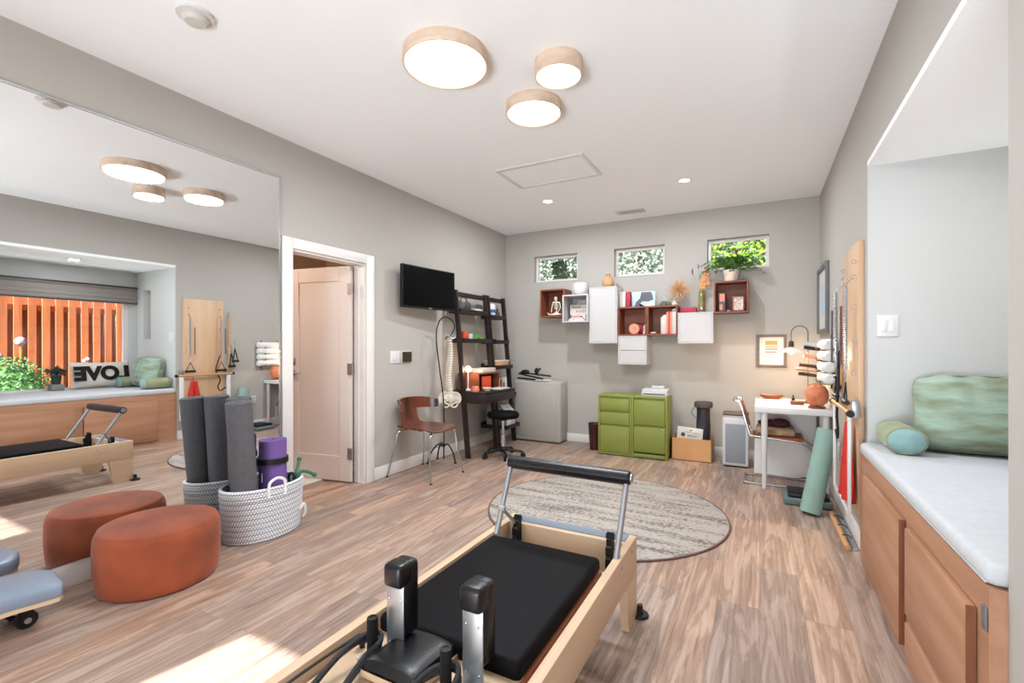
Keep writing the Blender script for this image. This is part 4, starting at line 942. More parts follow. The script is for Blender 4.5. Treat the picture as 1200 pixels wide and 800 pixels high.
# dried flowers
t = thing('dried_flower_ball', 'spiky round tan dried flower in a low vase beside the books', 'dried flowers', (-.86, 5.50, zt))
m = MB(); rr = random.Random(5); c = Vector((-.80, 5.49, 1.85))
for i in range(240):
    d_ = Vector((rr.gauss(0, 1), rr.gauss(0, 1) * .8, rr.gauss(0, 1))).normalized(); m.tube([tuple(c + d_ * .02), tuple(c + d_ * rr.uniform(.09, .145))], [.003, .0014], 4)
build('bloom', m, M['flower'], t)
build('stem', MB().tube([tuple(c), (-.85, 5.5, zt + .05)], .004, 6), M['leafy'], t)
build('vase', MB().lathe([(0, 0), (.028, 0), (.034, .02), (.02, .05), (.016, .06), (0, .06)], (-.85, 5.5, zt), 16), M['pale'], t)
m = MB()
for i in range(60):
    d_ = Vector((rr.uniform(-1, .6), rr.gauss(0, .4), rr.uniform(-.1, .6))); m.tube([(-.85, 5.5, zt + .055), (-.85 + d_.x * .12, 5.5 + d_.y * .08, zt + .06 + d_.z * .12)], [.0015, .001], 4); m.ball((-.85 + d_.x * .12, 5.5 + d_.y * .08, zt + .06 + d_.z * .12), .005, 4)
build('filler_sprigs', m, M['pale'], t)
z5 = 1.5824
solo('box', 'small red patterned box on the square white cabinet', 'box', MB().box(-.785, -.615, 5.45, 5.58, z5, z5 + .06, .005), M['hairred'])
t = thing('tall_vase', 'tall clear vase with orange orchid on the square white cabinet', 'vase', (-.555, 5.5, z5))
build('glass', MB().lathe([(0, 0), (.04, 0), (.044, .01), (.036, .20), (.03, .24), (.026, .24), (.03, .2), (.036, .015), (0, .012)], (-.565, 5.5, z5), 28), M['vase'], t, smooth=60)
m = MB(); m.tube(smoothpts([(-.565, 5.5, z5 + .02), (-.555, 5.5, z5 + .25), (-.535, 5.49, z5 + .38), (-.52, 5.49, z5 + .45)], 6), .004, 6)
m.tube(smoothpts([(-.57, 5.5, z5 + .02), (-.59, 5.5, z5 + .26), (-.66, 5.5, z5 + .44)], 6), .003, 6); m.tube(smoothpts([(-.56, 5.5, z5 + .02), (-.58, 5.5, z5 + .3), (-.60, 5.5, z5 + .50)], 6), .002, 6); build('stems', m, M['leafy'], t)
m = MB()
for (x, z, r) in ((-.535, .33, .03), (-.555, .29, .03), (-.52, .40, .028), (-.545, .37, .026), (-.50, .32, .024), (-.53, .45, .018)):
    for k in range(5):
        a = 2 * PI * k / 5 + x * 40; m.ball((x + r * .7 * math.cos(a), 5.485, z5 + z + r * .7 * math.sin(a)), (r * .55, .008, r * .55), 5)
build('blooms', m, mat('orange_bloom', (222, 150, 96), .7, var=.2, vscale=30), t)
build('seed_heads', MB().ball((-.66, 5.5, z5 + .46), (.009, .009, .035), 6).ball((-.60, 5.5, z5 + .51), (.007, .007, .03), 6), M['slate'], t)
# cube 6 contents
z6 = 1.5814
t = thing('tall_box', 'tall red and blue printed box in the wooden cube under the fern', 'box', (-.355, 5.5, z6)); build('body', MB().box(-.385, -.325, 5.44, 5.50, z6, z6 + .2, .003), M['slate'], t)
build('label_print', MB().box(-.38, -.33, 5.438, 5.44, z6 + .11, z6 + .19).box(-.38, -.352, 5.438, 5.44, z6 + .02, z6 + .08), M['pink'], t)
t = thing('photo_frame', 'small red-framed pale picture in the cube under the fern', 'picture frame', (-.2, 5.5, z6)); F6 = Matrix.Translation((-.26, 5.47, z6)) @ Matrix.Rotation(math.radians(-8), 4, 'X')
build('frame', MB().box(0, .12, 0, .012, 0, .17, .003, M=F6), M['walnut'], t); build('picture', MB().box(.014, .106, -.002, 0, .014, .156, M=F6), mat('pale_pattern', (226, 222, 212), .6, col2=(170, 120, 110), vscale=40), t)
solo('pebble', 'small pale pebble between box and picture in the wooden cube', 'pebble', MB().ball((-.295, 5.46, z6 + .009), (.018, .013, .009), 8), M['pale'])
t = thing('potted_fern', 'potted fern with long drooping fronds on the highest wooden cube', 'plant', (-.27, 5.48, 1.9004))
build('pot', MB().lathe([(0, 0), (.055, 0), (.06, .006), (.074, .11), (.074, .125), (.068, .125), (.066, .105), (0, .10)], (-.27, 5.48, 1.9004), 32), mat('blush_pot', (224, 204, 186), .7, var=.06, vscale=30), t)
m = MB(); rr = random.Random(11)
for i in range(52):
    a = rr.uniform(0, 2 * PI); Lh = rr.uniform(.14, .30); up_ = rr.uniform(.05, .15)
    if i < 16: a = rr.choice((0, PI)) + rr.uniform(-.5, .5); Lh = rr.uniform(.24, .33)
    yk = .35 if math.sin(a) > 0 else .8
    P = smoothpts([(-.27, 5.48, 2.01), (-.27 + .4 * Lh * math.cos(a), 5.48 + .4 * Lh * math.sin(a) * yk, 2.02 + up_), (-.27 + Lh * math.cos(a), 5.48 + Lh * math.sin(a) * yk, 2.0 + up_ - .6 * Lh * rr.uniform(.2, .7))], 6)
    m.tube(P, .0016, 4)
    for j, p in enumerate(P[2:]):
        for s in (-1, 1):
            d_ = Vector((-math.sin(a) * s, math.cos(a) * s * .6, rr.uniform(-.3, .3))); q = Vector(p); sd = Vector((math.cos(a), math.sin(a), .3)) * .014; Lf = .062 * (1 - j / 18)
            m.add([tuple(q), tuple(q + d_ * Lf * .5 + sd), tuple(q + d_ * Lf), tuple(q + d_ * Lf * .5 - sd)], [(0, 1, 2), (0, 2, 3)])
build('fronds', m, M['leaf'], t)
# framed picture over the desk and picture on the right wall
t = thing('framed_print', 'small grey wooden framed print on the back wall beside the lamp', 'picture', (.108, YB, .99))
f = MB()
for b in ((-.031, -.003, .99, 1.337), (.219, .247, .99, 1.337), (-.003, .219, 1.309, 1.337), (-.003, .219, .99, 1.018)): f.box(b[0], b[1], YB - .025, YB - .001, b[2], b[3], .002)
build('frame', f, M['artframe'], t); build('mount', MB().box(-.003, .219, YB - .012, YB - .002, 1.018, 1.309), M['paper'], t)
for z0, z1, c in ((1.225, 1.27, (176, 152, 104)), (1.205, 1.215, (150, 130, 84)), (1.175, 1.195, (160, 150, 146)), (1.145, 1.16, (170, 130, 124))): build('print_stripe', MB().box(.052, .164, YB - .0135, YB - .012, z0, z1), mat('print_ink', c, .8, var=.2, vscale=90), t)
t = thing('framed_print', 'grey framed white picture on the right wall above the towels', 'picture', (XR, 5.27, 1.34)); f = MB()
for y0, y1, z0, z1 in ((4.90, 4.94, 1.335, 1.97), (5.56, 5.60, 1.335, 1.97), (4.94, 5.56, 1.93, 1.97), (4.94, 5.56, 1.335, 1.375)): f.box(XR - .03, XR - .001, y0, y1, z0, z1, .003)
build('frame', f, M['greyframe'], t); build('mount', MB().box(XR - .012, XR - .002, 4.94, 5.56, 1.375, 1.93), M['paper'], t)
build('print', MB().box(XR - .0135, XR - .012, 5.1, 5.4, 1.5, 1.8), M['skyprint'], t)

# ------------------------------------------------------------------ white desk corner
DX0, DX1, DYa, DYb, DZt = -.04, .524, 4.485, 5.29, .70
t = thing('white_desk', 'white desk with round legs against the right wall', 'desk', ((DX0 + DX1) / 2, 4.9, 0))
build('desktop', MB().box(DX0, DX1, DYa, DYb, DZt - .05, DZt, .004), M['white'], t)
for x, y in ((.035, 4.53), (.475, 4.53), (.035, 5.24), (.475, 5.24)): build('leg', MB().lathe([(0, 0), (.016, 0), (.018, .008), (.026, .648), (0, .6495)], (x, y, 0), 20), M['white'], t)
t = thing('desk_lamp', 'arched brass desk lamp with white glass shade on the white desk', 'lamp', (.385, 4.98, DZt))
bx_, by_ = .385, 4.98
build('base', MB().lathe([(0, 0), (.055, 0), (.055, .012), (.02, .02), (.008, .04), (0, .04)], (bx_, by_, DZt), 28), mat('aged_brass', (120, 96, 72), .4, .7), t)
P = [(bx_, by_, DZt + .03), (bx_, by_, 1.28)] + arc((bx_ - .065, by_, 1.335), .065, 0, 180, 12) + [(bx_ - .13, by_, 1.26)]
build('arm', MB().tube(P, .005, 8), mat('lamp_arm', (132, 120, 104), .35, .8), t)
lx = bx_ - .13
build('socket', MB().lathe([(0, 1.262), (.016, 1.262), (.02, 1.25), (.022, 1.215), (.03, 1.205), (0, 1.205)], (lx, by_, 0), 20), M['thermo'], t)
build('shade', MB().lathe([(.028, 1.207), (.06, 1.196), (.122, 1.163), (.124, 1.158), (.120, 1.158), (.058, 1.19), (.026, 1.20)], (lx, by_, 0), 40), M['lampglass'], t, smooth=60)
build('bulb', MB().ball((lx, by_, 1.168), (.022, .022, .026), 10), M['glowbulb'], t)
t = thing('salt_lamp', 'orange salt rock lamp at the near end of the white desk', 'salt lamp', (.418, 4.60, DZt))
m = MB().ball((.418, 4.605, DZt + .107), (.085, .075, .098), 12); rr = random.Random(2)
m.v = [(p[0] + rr.uniform(-.006, .006), p[1] + rr.uniform(-.006, .006), max(DZt + .014, p[2] + rr.uniform(-.006, .006))) for p in m.v]
build('rock', m, M['salt'], t, smooth=25); build('base', MB().lathe([(0, 0), (.062, 0), (.062, .014), (0, .014)], (.418, 4.605, DZt), 24), M['walnut'], t)
t = thing('wooden_dish', 'boat-shaped wooden dish at the far end of the white desk', 'dish', (.10, 5.18, DZt))
build('bowl', MB().lathe([(0, 0), (.06, .0), (.09, .018), (.105, .038), (.098, .038), (.08, .02), (0, .012)], (.10, 5.17, DZt + .0055), 32, 1, .55), M['brown'], t); build('contents', MB().lathe([(0, .026), (.08, .026), (.07, .034), (0, .036)], (.10, 5.17, DZt + .0055), 24, 1, .5), mat('moss', (150, 170, 140), .9), t)
solo('document_stack', 'white papers under the wooden dish on the white desk', 'papers', MB().box(.0, .26, 5.02, 5.28, DZt + .0003, DZt + .005, .001), M['paper'])
t = thing('pen_tray', 'dark wooden tray with small bottle on the desk by the lamp', 'tray', (.30, 4.85, DZt)); build('tray', MB().box(.24, .34, 4.78, 4.86, DZt + .0004, DZt + .03, .004), M['walnut'], t)
solo('small_bottle', 'small dark dropper bottle behind the tray on the white desk', 'bottle', MB().lathe([(0, 0), (.014, 0), (.014, .03), (.006, .04), (.006, .06), (0, .06)], (.275, 5.06, DZt + .0004), 14), M['black'])
# white moulded hamper under the desk
t = thing('storage_hamper', 'large white plastic hamper under the white desk', 'hamper', (.22, 5.02, 0))
m = MB(); P = [(-.05, .012), (.30, .005), (.38, .03), (.44, .10), (.45, .30), (.45, .60), (-.035, .60)]; m.prism(P, 4.99, 5.20, 'y'); build('shell', m, mat('hamper_white', (232, 230, 228), .5), t)
build('rim', MB().box(-.045, .46, 4.985, 5.20, .60, .615, .004), M['ceramic'], t)
# cantilever chair
t = thing('cantilever_chair', 'chrome cantilever chair with brown leather seat pushed under white desk', 'chair', (.13, 4.76, 0))
Y0c, Y1c = 4.615, 4.925
bk = []
for y in (Y0c, Y1c):
    P = [(-.175, y, .725), (-.155, y, .71), (-.085, y, .46), (-.06, y, .43), (-.01, y, .425), (.28, y, .40), (.33, y, .385), (.395, y, .33), (.415, y, .28), (.40, y, .05), (.37, y, .018), (.33, y, .012), (-.09, y, .012), (-.12, y, .012)]
    build('side_tube', MB().tube(smoothpts(P, 5), .011, 10), M['chrome'], t)
build('floor_bar', MB().tube([(-.12, Y0c, .012), (-.12, Y1c, .012)], .011, 10), M['chrome'], t); build('top_bar', MB().tube(smoothpts([(-.175, Y0c, .725), (-.205, Y0c + .03, .735), (-.205, Y1c - .03, .735), (-.175, Y1c, .725)], 5), .012, 10), M['chrome'], t)
build('backrest', MB().grid(10, 8, lambda u, v: (-.15 + .062 * u - .02 * math.sin(v * PI), Y0c + (Y1c - Y0c) * v, .70 - .215 * u), .012), M['brown'], t, smooth=60)
build('seat', MB().box(-.06, .33, Y0c - .008, Y1c + .008, .41, .432, .006), M['brown'], t)
t = thing('folded_blanket', 'brown patterned blanket heaped on the cantilever chair seat', 'blanket', (.14, 4.76, .434))
m = MB(); m.box(-.03, .27, Y0c + .01, Y1c - .01, .4335, .505, .03, 4); build('blanket', m, mat('tan_rosette_knit', (128, 100, 76), .95, col2=(176, 150, 118), vscale=26, bump=.9, bscale=26), t)
m = MB().ball((.08, 4.78, .53), (.10, .09, .028), 10).ball((.16, 4.76, .535), (.075, .08, .04), 10); build('scarf', m, mat('wine_scarf', (72, 30, 44), .9, bump=.6, bscale=20), t)
# yoga mat, floor pads
t = thing('yoga_mat', 'sage green rolled yoga mat leaning on the wall by the desk', 'yoga mat', (.33, 4.0, 0))
b0 = Vector((.318, 3.99, .012)); b1 = Vector((.44, 4.12, .60)); ax = (b1 - b0).normalized(); X = Matrix.Translation(b0) @ ax.to_track_quat('Z', 'Y').to_matrix().to_4x4(); hl = (b1 - b0).length
m = MB()
def ysp(u, v):
    i = u * 5 * 2 * PI; r = .016 + .058 * u; return X @ Vector((r * math.cos(i), r * math.sin(i), hl * v))
m.grid(5 * 26 + 1, 3, ysp, -.0095); build('foam', m, M['sage'], t, smooth=50)
t = thing('balance_pad', 'grey-green balance pad with black top on the floor behind the yoga mat', 'balance pad', (.33, 4.25, 0))
build('pad', MB().box(.16, .48, 4.14, 4.42, 0, .055, .015, 3), mat('grey_green_foam', (92, 108, 106), .7), t); build('top_cover', MB().box(.19, .46, 4.16, 4.40, .0555, .085, .012, 3), M['black'], t)
# ------------------------------------------------------------------ spring board on the right wall
t = thing('spring_board', 'tall wooden wall-mounted spring board beside the window bay', 'spring board', (.52, 3.6, .2))
build('board', MB().box(.508, XR - .001, 3.36, 3.87, .22, 1.84, .002), M['board'], t)
for y in (3.415, 3.815):
    for z in (1.72, 1.63, 1.45, 1.25, 1.05): build('eye_bolt', MB().tube(arc((.497, y, z), .011, 0, 350, 12, 'xz'), .0025, 6), M['steel'], t)
    pts = [(.455 + .010 * math.cos(a * 1.05), y + .010 * math.sin(a * 1.05), 1.58 - a * .0021) for a in range(0, 240)]
    sp2 = build('spring', MB().tube(pts, .0034, 5), M['steel'], t)
    build('clip', MB().tube(smoothpts([(.497, y, 1.62), (.475, y, 1.61), (.457, y, 1.59)], 4), .004, 6).tube([(.455, y, 1.075), (.455, y, 1.01)], .004, 6), M['chrome'], t)
    hd = MB(); hd.tube([(.455, y, 1.0), (.455, y - .055, .885)], .004, 6).tube([(.455, y, 1.0), (.455, y + .055, .885)], .004, 6)
    build('strap', hd, M['black'], t); build('handle', MB().tube([(.455, y - .062, .882), (.455, y + .062, .882)], .015, 12), M['black'], t)
    pts = [(.438 + .006 * math.cos(a * 1.2), y + .045 + .006 * math.sin(a * 1.2), 1.46 - a * .0021) for a in range(0, 170)]
    build('spring', MB().tube(pts, .0032, 5), mat('plum_spring', (112, 96, 104), .4, .7), t)
build('push_bar', MB().tube([(.455, 3.25, .83), (.455, 3.97, .83)], .014, 14), M['dowel'], t)
for y in (3.235, 3.965): build('bar_grip', MB().tube([(.455, y, .83), (.455, y + .025, .83)], .02, 14), M['black'], t)
for y in (3.31, 3.915): build('swing_arm', MB().box(.452, .466, y - .026, y + .026, .25, .82, .003, M=None), M['white'], t)
build('cross_bar', MB().box(.452, .466, 3.31, 3.915, .235, .262, .004), M['white'], t)
for y in (3.32, 3.9): build('pivot_plate', MB().box(.47, .508, y - .02, y + .02, .80, .90, .003), M['steel'], t)
build('long_strap', MB().tube(smoothpts([(.47, 3.83, 1.12), (.462, 3.77, 1.0), (.455, 3.74, .87), (.458, 3.80, .75), (.46, 3.77, .66), (.462, 3.80, .60), (.462, 3.88, .64)], 6), .008, 8), M['black'], t)
t = thing('wooden_dowel', 'thin upright wooden exercise pole hanging beside the spring board', 'pole', (.49, 4.0, .8)); build('pole', MB().tube([(.50, 3.95, .80), (.522, 3.95, 1.66)], .011, 12), M['dowel'], t); build('hook', MB().tube(arc((.52, 3.95, 1.68), .015, -60, 200, 10, 'xz'), .003, 6), M['chrome'], t)
for i, (y, z) in enumerate(((4.03, 1.0), (3.98, .93))):
    t = thing('loop_grip', ['black loop handle hanging highest beside the wooden pole', 'black loop handle hanging lower beside the wooden pole'][i], 'exercise handle', (.47, y, z)); build('strap', MB().tube([(.50, y, z + .18), (.485, y - .035, z), (.485, y + .035, z), (.50, y, z + .18)], .007, 6), M['black'], t); build('grip', MB().tube([(.485, y - .045, z), (.485, y + .045, z)], .018, 12), M['black'], t); build('hook', MB().tube([(.50, y, z + .18), (.51, y, z + .3), (.535, y, z + .3)], .004, 6), M['chrome'], t)
t = thing('red_bag', 'red cloth bag hanging on the lower part of the spring board', 'bag', (.485, 3.5, .25))
build('cloth', MB().grid(16, 14, lambda u, v: (.474 + .026 * math.sin(u * 13 + v * 2) * (1.1 - v) , 3.36 + (.11 - .04 * v * 0) * .55 + (u - .5) * (.07 + .19 * (1 - v)) + .05, .29 + .46 * v), -.012), M['red'], t, smooth=60)
build('tie', MB().tube([(.484, 3.47, .745), (.49, 3.47, .80), (.507, 3.47, .80)], .004, 6), M['red'], t)
t = thing('push_through_bar', 'wooden bar with steel spring hooks lying along the right baseboard', 'exercise bar', (.46, 3.8, 0))
build('bar', MB().tube([(.452, 4.02, .016), (.462, 3.38, .016)], .016, 14), M['dowel'], t)
for y in (3.92, 3.74, 3.55): build('hook', MB().tube(smoothpts([(.455, y, .034), (.475, y - .015, .042), (.497, y - .02, .036), (.505, y - .01, .02)], 5), .003, 6), M['blackm'], t)
build('flat_rail', MB().box(.49, .515, 3.40, 4.10, 0, .012, .002), M['steel'], t)
# towels in a wall rack
t = thing('towel_rack', 'dark wall rack holding four rolled white towels over the desk', 'rack', (.53, 4.5, .92))
m = MB(); m.tube([(.533, 4.45, .86), (.533, 4.45, 1.30)], .006, 8).tube([(.533, 4.72, .86), (.533, 4.72, 1.30)], .006, 8)
for z in (.955, 1.045, 1.135, 1.225): m.tube([(.533, 4.45, z - .045), (.43, 4.45, z - .042), (.42, 4.45, z - .02)], .004, 6).tube([(.533, 4.72, z - .045), (.43, 4.72, z - .042), (.42, 4.72, z - .02)], .004, 6)
build('wire_frame', m, M['blackm'], t)
tw = ['topmost rolled white towel in the wall rack', 'second rolled white towel from the top of the rack', 'third rolled white towel from the top of the rack', 'lowest rolled white towel in the wall rack']
for i, z in enumerate((1.229, 1.139, 1.049, .959)):
    m = MB(); rot = Matrix.Translation((.482, 4.36, z)) @ Matrix.Rotation(-PI / 2, 4, 'X')
    m.lathe([(0, .0), (.018, .004), (.02, -.003), (.034, .0), (.044, .014), (.045, .40), (.036, .414), (0, .416)], n=28, sx=1.1, sy=1, M=rot)
    solo('towel', tw[i], 'towel', m, M['towel'], 'rolled white towels in the wall rack', smooth=60)
for i, (x, y, z, c, lb, L_) in enumerate(((.40, 4.9, 1.22, 'skyprint', 'light blue roll clipped beside the top towel', .12), (.395, 4.9, 1.185, 'black', 'black roll clipped beside the top towel', .1), (.39, 4.9, 1.11, 'pink', 'coral pink roll clipped on the wall rack', .1), (.38, 4.92, 1.03, 'thermo', 'dark brown roll clipped on the wall rack', .15), (.375, 4.92, .99, 'dowel', 'wooden massage stick on the wall rack', .2), (.38, 4.92, .95, 'thermo', 'bronze massage stick lowest on the wall rack', .16))):
    m = MB(); m.tube([(x - L_ * .45, y - .0, z + .02), (.53, y + .02, z - .01)], [.016 if c != 'dowel' else .01, .014 if c != 'dowel' else .01], 12)
    solo('massage_stick', lb, 'massage tool', m, M[c])

# ------------------------------------------------------------------ window seat
t = thing('window_bench', 'built-in oak window bench with overlay panels in the bay', 'bench', (1.0, 2.43, 0))
fx0 = .505
build('carcass', MB().box(fx0, XW - .002, YN + .005, YJ - .006, 0, .612), M['oak'], t)
for y0, y1, z0, z1, nm_ in ((2.335, 3.06, .045, .535, 'door'), (1.66, 2.255, .205, .53, 'drawer'), (1.66, 2.255, -.0 + .03, .175, 'drawer')):
    p = build(nm_, MB().box(fx0 - .022, fx0 - .001, y0, y1, z0, z1, .003), M['oak'], t)
    build('edge_strip', MB().box(fx0 - .0225, fx0 - .002, y0 - .003, y0 - .0002, z0, z1), M['oak_d'], p)
build('toe_outlet', MB().box(fx0 - .006, fx0 - .0005, 1.59, 1.615, .50, .56, .002), M['greyframe'], t)
t = thing('bench_cushion', 'long white fabric seat cushion on the oak window bench', 'cushion', (1.0, 2.43, .613))
build('cushion', MB().box(fx0 - .004, XW - .004, YN + .012, YJ - .01, .6125, .672, .022, 4), M['cushion'], t)
build('piping', MB().tube([(fx0 + .002, YN + .03, .62), (fx0 + .002, YJ - .03, .62)], .004, 6), M['cushion'], t)
# reading pillow with arms
t = thing('reading_pillow', 'large sea-green velvet reading pillow with arms on the bench', 'pillow', (1.0, 3.15, .673))
Pm = Matrix.Translation((.985, 3.165, .872)) @ Matrix.Rotation(math.radians(-9), 4, 'X')
m = MB(); m.pillow((0, 0, 0), (.56, .22, .40), M=Pm, n=24, pinch=.05, rnd=.13)
rq = random.Random(4)
m.v = [(p[0], p[1] + .006 * math.sin(p[0] * 60 + p[2] * 9) * (1 if p[2] > .95 else .3), p[2] + (.006 * math.sin(p[0] * 47) if p[2] > 1.02 else 0)) for p in m.v]; build('back', m, M['velvet'], t, smooth=70)
pts = []
for i in range(64):
    a = 2 * PI * i / 64; cxx = math.copysign(abs(math.cos(a)) ** .35, math.cos(a)); czz = math.copysign(abs(math.sin(a)) ** .35, math.sin(a))
    pts.append(Pm @ Vector((.266 * cxx, -.002, .192 * czz)))
build('piping', MB().tube([tuple(p) for p in pts], .005, 6, closed=True), M['velvetol'], t)
for sx_, x in ((-1, .645), (1, 1.27)):
    def armfn(u, v, x=x): a = u * 2 * PI; k = .9 + .1 * math.sin(min(1, v * 4) * PI / 2) + .012 * math.sin(v * 30 + 4 * math.sin(a)); return (x + .084 * k * math.cos(a), 3.235 - .27 * v, .743 + .068 * k * math.sin(a) * (1 if math.sin(a) > 0 else 1.0))
    m = MB(); m.grid(33, 12, armfn, -.006); build('arm', m, M['velvetol'], t, smooth=70)
    m = MB(); m.ball((x, 2.967, .743), (.079, .024, .064), 14); ar = build('arm_cap', m, M['velvetteal'], t, smooth=70)
    build('arm_piping', MB().tube([(x + .081 * math.cos(a * PI / 16), 2.966, .743 + .066 * math.sin(a * PI / 16)) for a in range(32)], .004, 6, closed=True), M['velvetol'], t)
t = thing('lettered_pillow', 'cream shaggy pillow with black letters LOVE against the bay window', 'pillow', (1.40, 2.86, .673))
Lm = Matrix.Translation((1.43, 2.835, .845)) @ Matrix.Rotation(math.radians(11), 4, 'Y') @ Matrix.Rotation(-PI / 2, 4, 'Z')
m = MB(); m.pillow((0, 0, 0), (.62, .14, .335), M=Lm, n=18); build('cover', m, M['duvet'], t, smooth=70)
# lettering faces -x: text x axis runs toward -y
TX = Lm @ Matrix.Translation((0, -.072, 0)) @ Matrix.Rotation(PI / 2, 4, 'X')
text('lettering', 'LOVE', .235, TX, M['inkblack'], t, .012, .012)
t = thing('potted_plant', 'small dark potted plant on the bench beside the lettered pillow', 'plant', (1.42, 2.44, .673))
build('tray', MB().box(1.36, 1.48, 2.34, 2.46, .6725, .75, .004), M['concrete'], t); build('pot', MB().lathe([(0, 0), (.04, 0), (.05, .11), (.046, .11), (0, .10)], (1.42, 2.40, .7505), 24), mat('dark_green_pot', (40, 52, 44), .5), t)
m = MB(); rr = random.Random(8); m.leaves(120, lambda r: (1.42 + r.gauss(0, .045), 2.40 + r.gauss(0, .04), .88 + abs(r.gauss(0, .03))), .05, rr); build('foliage', m, mat('dark_leaf', (52, 66, 56), .6), t)
t = thing('roman_shade', 'grey fabric roman shade pulled up over the bay window', 'window shade', (XW, 2.43, 1.8))
m = MB()
for i, (z0, z1, d_) in enumerate(((1.985, 2.03, .05), (1.90, 1.99, .03), (1.855, 1.905, .045), (1.81, 1.86, .038), (1.79, 1.815, .048))): m.box(XW - d_, XW - .002, YN + .01, YJ - .01, z0, z1, .01, 3)
build('fabric', m, M['shade'], t)
build('hem_bar', MB().box(XW - .054, XW - .048, YN + .012, YJ - .012, 1.794, 1.81).box(XW - .056, XW - .05, YN + .012, YJ - .012, 2.005, 2.025), M['thermo'], t)

# ------------------------------------------------------------------ outdoors
def st(o, l=None): o['kind'] = 'structure'; return o
st(build('ground', MB().box(XW + .12, 12, -8, 16, -.35, -.25).box(-12, XW + .12, YB + .15, 16, -.35, -.25).box(-12, XW + .12, -12, YR - .12, -.35, -.06), M['ground']))
t = thing('wood_fence', 'redwood board-on-board garden fence outside the bay window', 'fence', (3.0, 3.3, -.25))
y = .4; i = 0
while y < 8.0:
    w_ = .086; build('board', MB().box(2.955, 2.98, y, y + w_, -.24, 1.92 + .004 * (i % 3), .002, 1), M['fence'], t)
    y += .146; i += 1
y = .4 + .06; bd = MB()
while y < 8.0: bd.box(3.075, 3.10, y, y + .112, -.24, 1.915); y += .146
build('rear_boards', bd, M['fence'], t)
build('fence_rail', MB().box(2.981, 3.074, .4, 8.0, .15, .24).box(2.981, 3.074, .4, 8.0, 1.72, 1.8), M['fence'], t)
rr = random.Random(21)
def ball_leaves(c, rad):
    def fn(r):
        d_ = Vector((r.gauss(0, 1), r.gauss(0, 1), r.gauss(0, 1))).normalized() * r.uniform(.6, 1.0)
        return (c[0] + d_.x * rad[0], c[1] + d_.y * rad[1], c[2] + d_.z * rad[2])
    return fn
t = thing('garden_bush', 'rounded bright green bush outside the bay window', 'bush', (2.3, 2.25, -.25))
build('foliage', MB().leaves(3200, ball_leaves((2.3, 2.22, .62), (.36, .42, .46)), .05, rr, .28).ball((2.3, 2.22, .6), (.27, .33, .36), 10), M['leafb'], t); build('trunk', MB().tube([(2.3, 2.22, -.25), (2.3, 2.22, .4)], .03, 8), M['bark'], t)
t = thing('garden_flowers', 'tall pink allium flowers beside the bush by the fence', 'flowers', (2.6, 2.3, -.25))
m = MB(); m.tube([(2.55, 2.40, -.25), (2.55, 2.40, 1.25)], .006, 6).tube([(2.6, 2.22, -.25), (2.6, 2.2, 1.05)], .006, 6).tube([(2.5, 3.05, -.25), (2.52, 3.06, .98)], .004, 6); build('stems', m, M['leafy'], t)
build('blooms', MB().ball((2.55, 2.40, 1.28), .06, 8).ball((2.6, 2.2, 1.07), .06, 8).ball((2.52, 3.06, 1.0), .03, 6), mat('pale_pink_bloom', (214, 186, 200), .8, col2=(150, 90, 130), vscale=40), t)
def tree(x, y, z0, c, rad, n, m_, label, size=.09):
    t = thing('tree', label, 'tree', (x, y, z0), 'trees outside the windows')
    cc = (x + c[0], y + c[1], c[2])
    build('trunk', MB().tube(smoothpts([(x, y, z0), (x + .1, y, z0 + 1.5), (cc[0], cc[1], cc[2])], 5), [.11] * 5 + [.08] * 5 + [.05], 8), M['bark'], t)
    build('crown', MB().leaves(n, ball_leaves(cc, rad), size, random.Random(int(x * 10 + 99)), .3), m_, t)
tree(3.9, 5.0, -.25, (0, -.2, 2.2), (.7, .9, 1.2), 2600, M['leafd'], 'leafy tree just behind the far end of the redwood fence')
tree(-3.62, 8.6, -.25, (0, 0, 2.85), (.76, .7, 1.1), 7000, M['leafp'], 'grey-green tree seen through the back window nearest the left wall', .085)
tree(-1.98, 8.6, -.25, (0, 0, 2.85), (.76, .7, 1.1), 7000, M['leafp'], 'pale grey-green tree seen through the middle back window', .085)
tree(-.36, 8.6, -.25, (0, 0, 2.85), (.76, .7, 1.1), 7000, M['leafy'], 'bright yellow-green tree seen through the back window behind the fern', .085)
t = thing('window_plant', 'dark leafy plant in a green pot outside the back window nearest the left wall', 'plant', (-2.45, 5.95, 2.0))
build('sill_ledge', MB().box(-2.75, -2.0, YB + .15, 6.05, 1.99, 2.02), M['concrete'], t)
build('pot', MB().lathe([(0, 0), (.07, 0), (.075, .11), (.068, .11), (0, .1)], (-2.42, 5.93, 2.021), 20), M['leafy'], t); build('foliage', MB().leaves(260, ball_leaves((-2.42, 5.93, 2.24), (.11, .09, .16)), .06, rr), M['leafd'], t)
# unseen slab added behind the camera (keeps sun out of the rear fill window)
st(build('sun_block_slab', MB().box(-1.5, 1.6, -4.6, YR - .121, 2.3, 2.4), M['trim']))

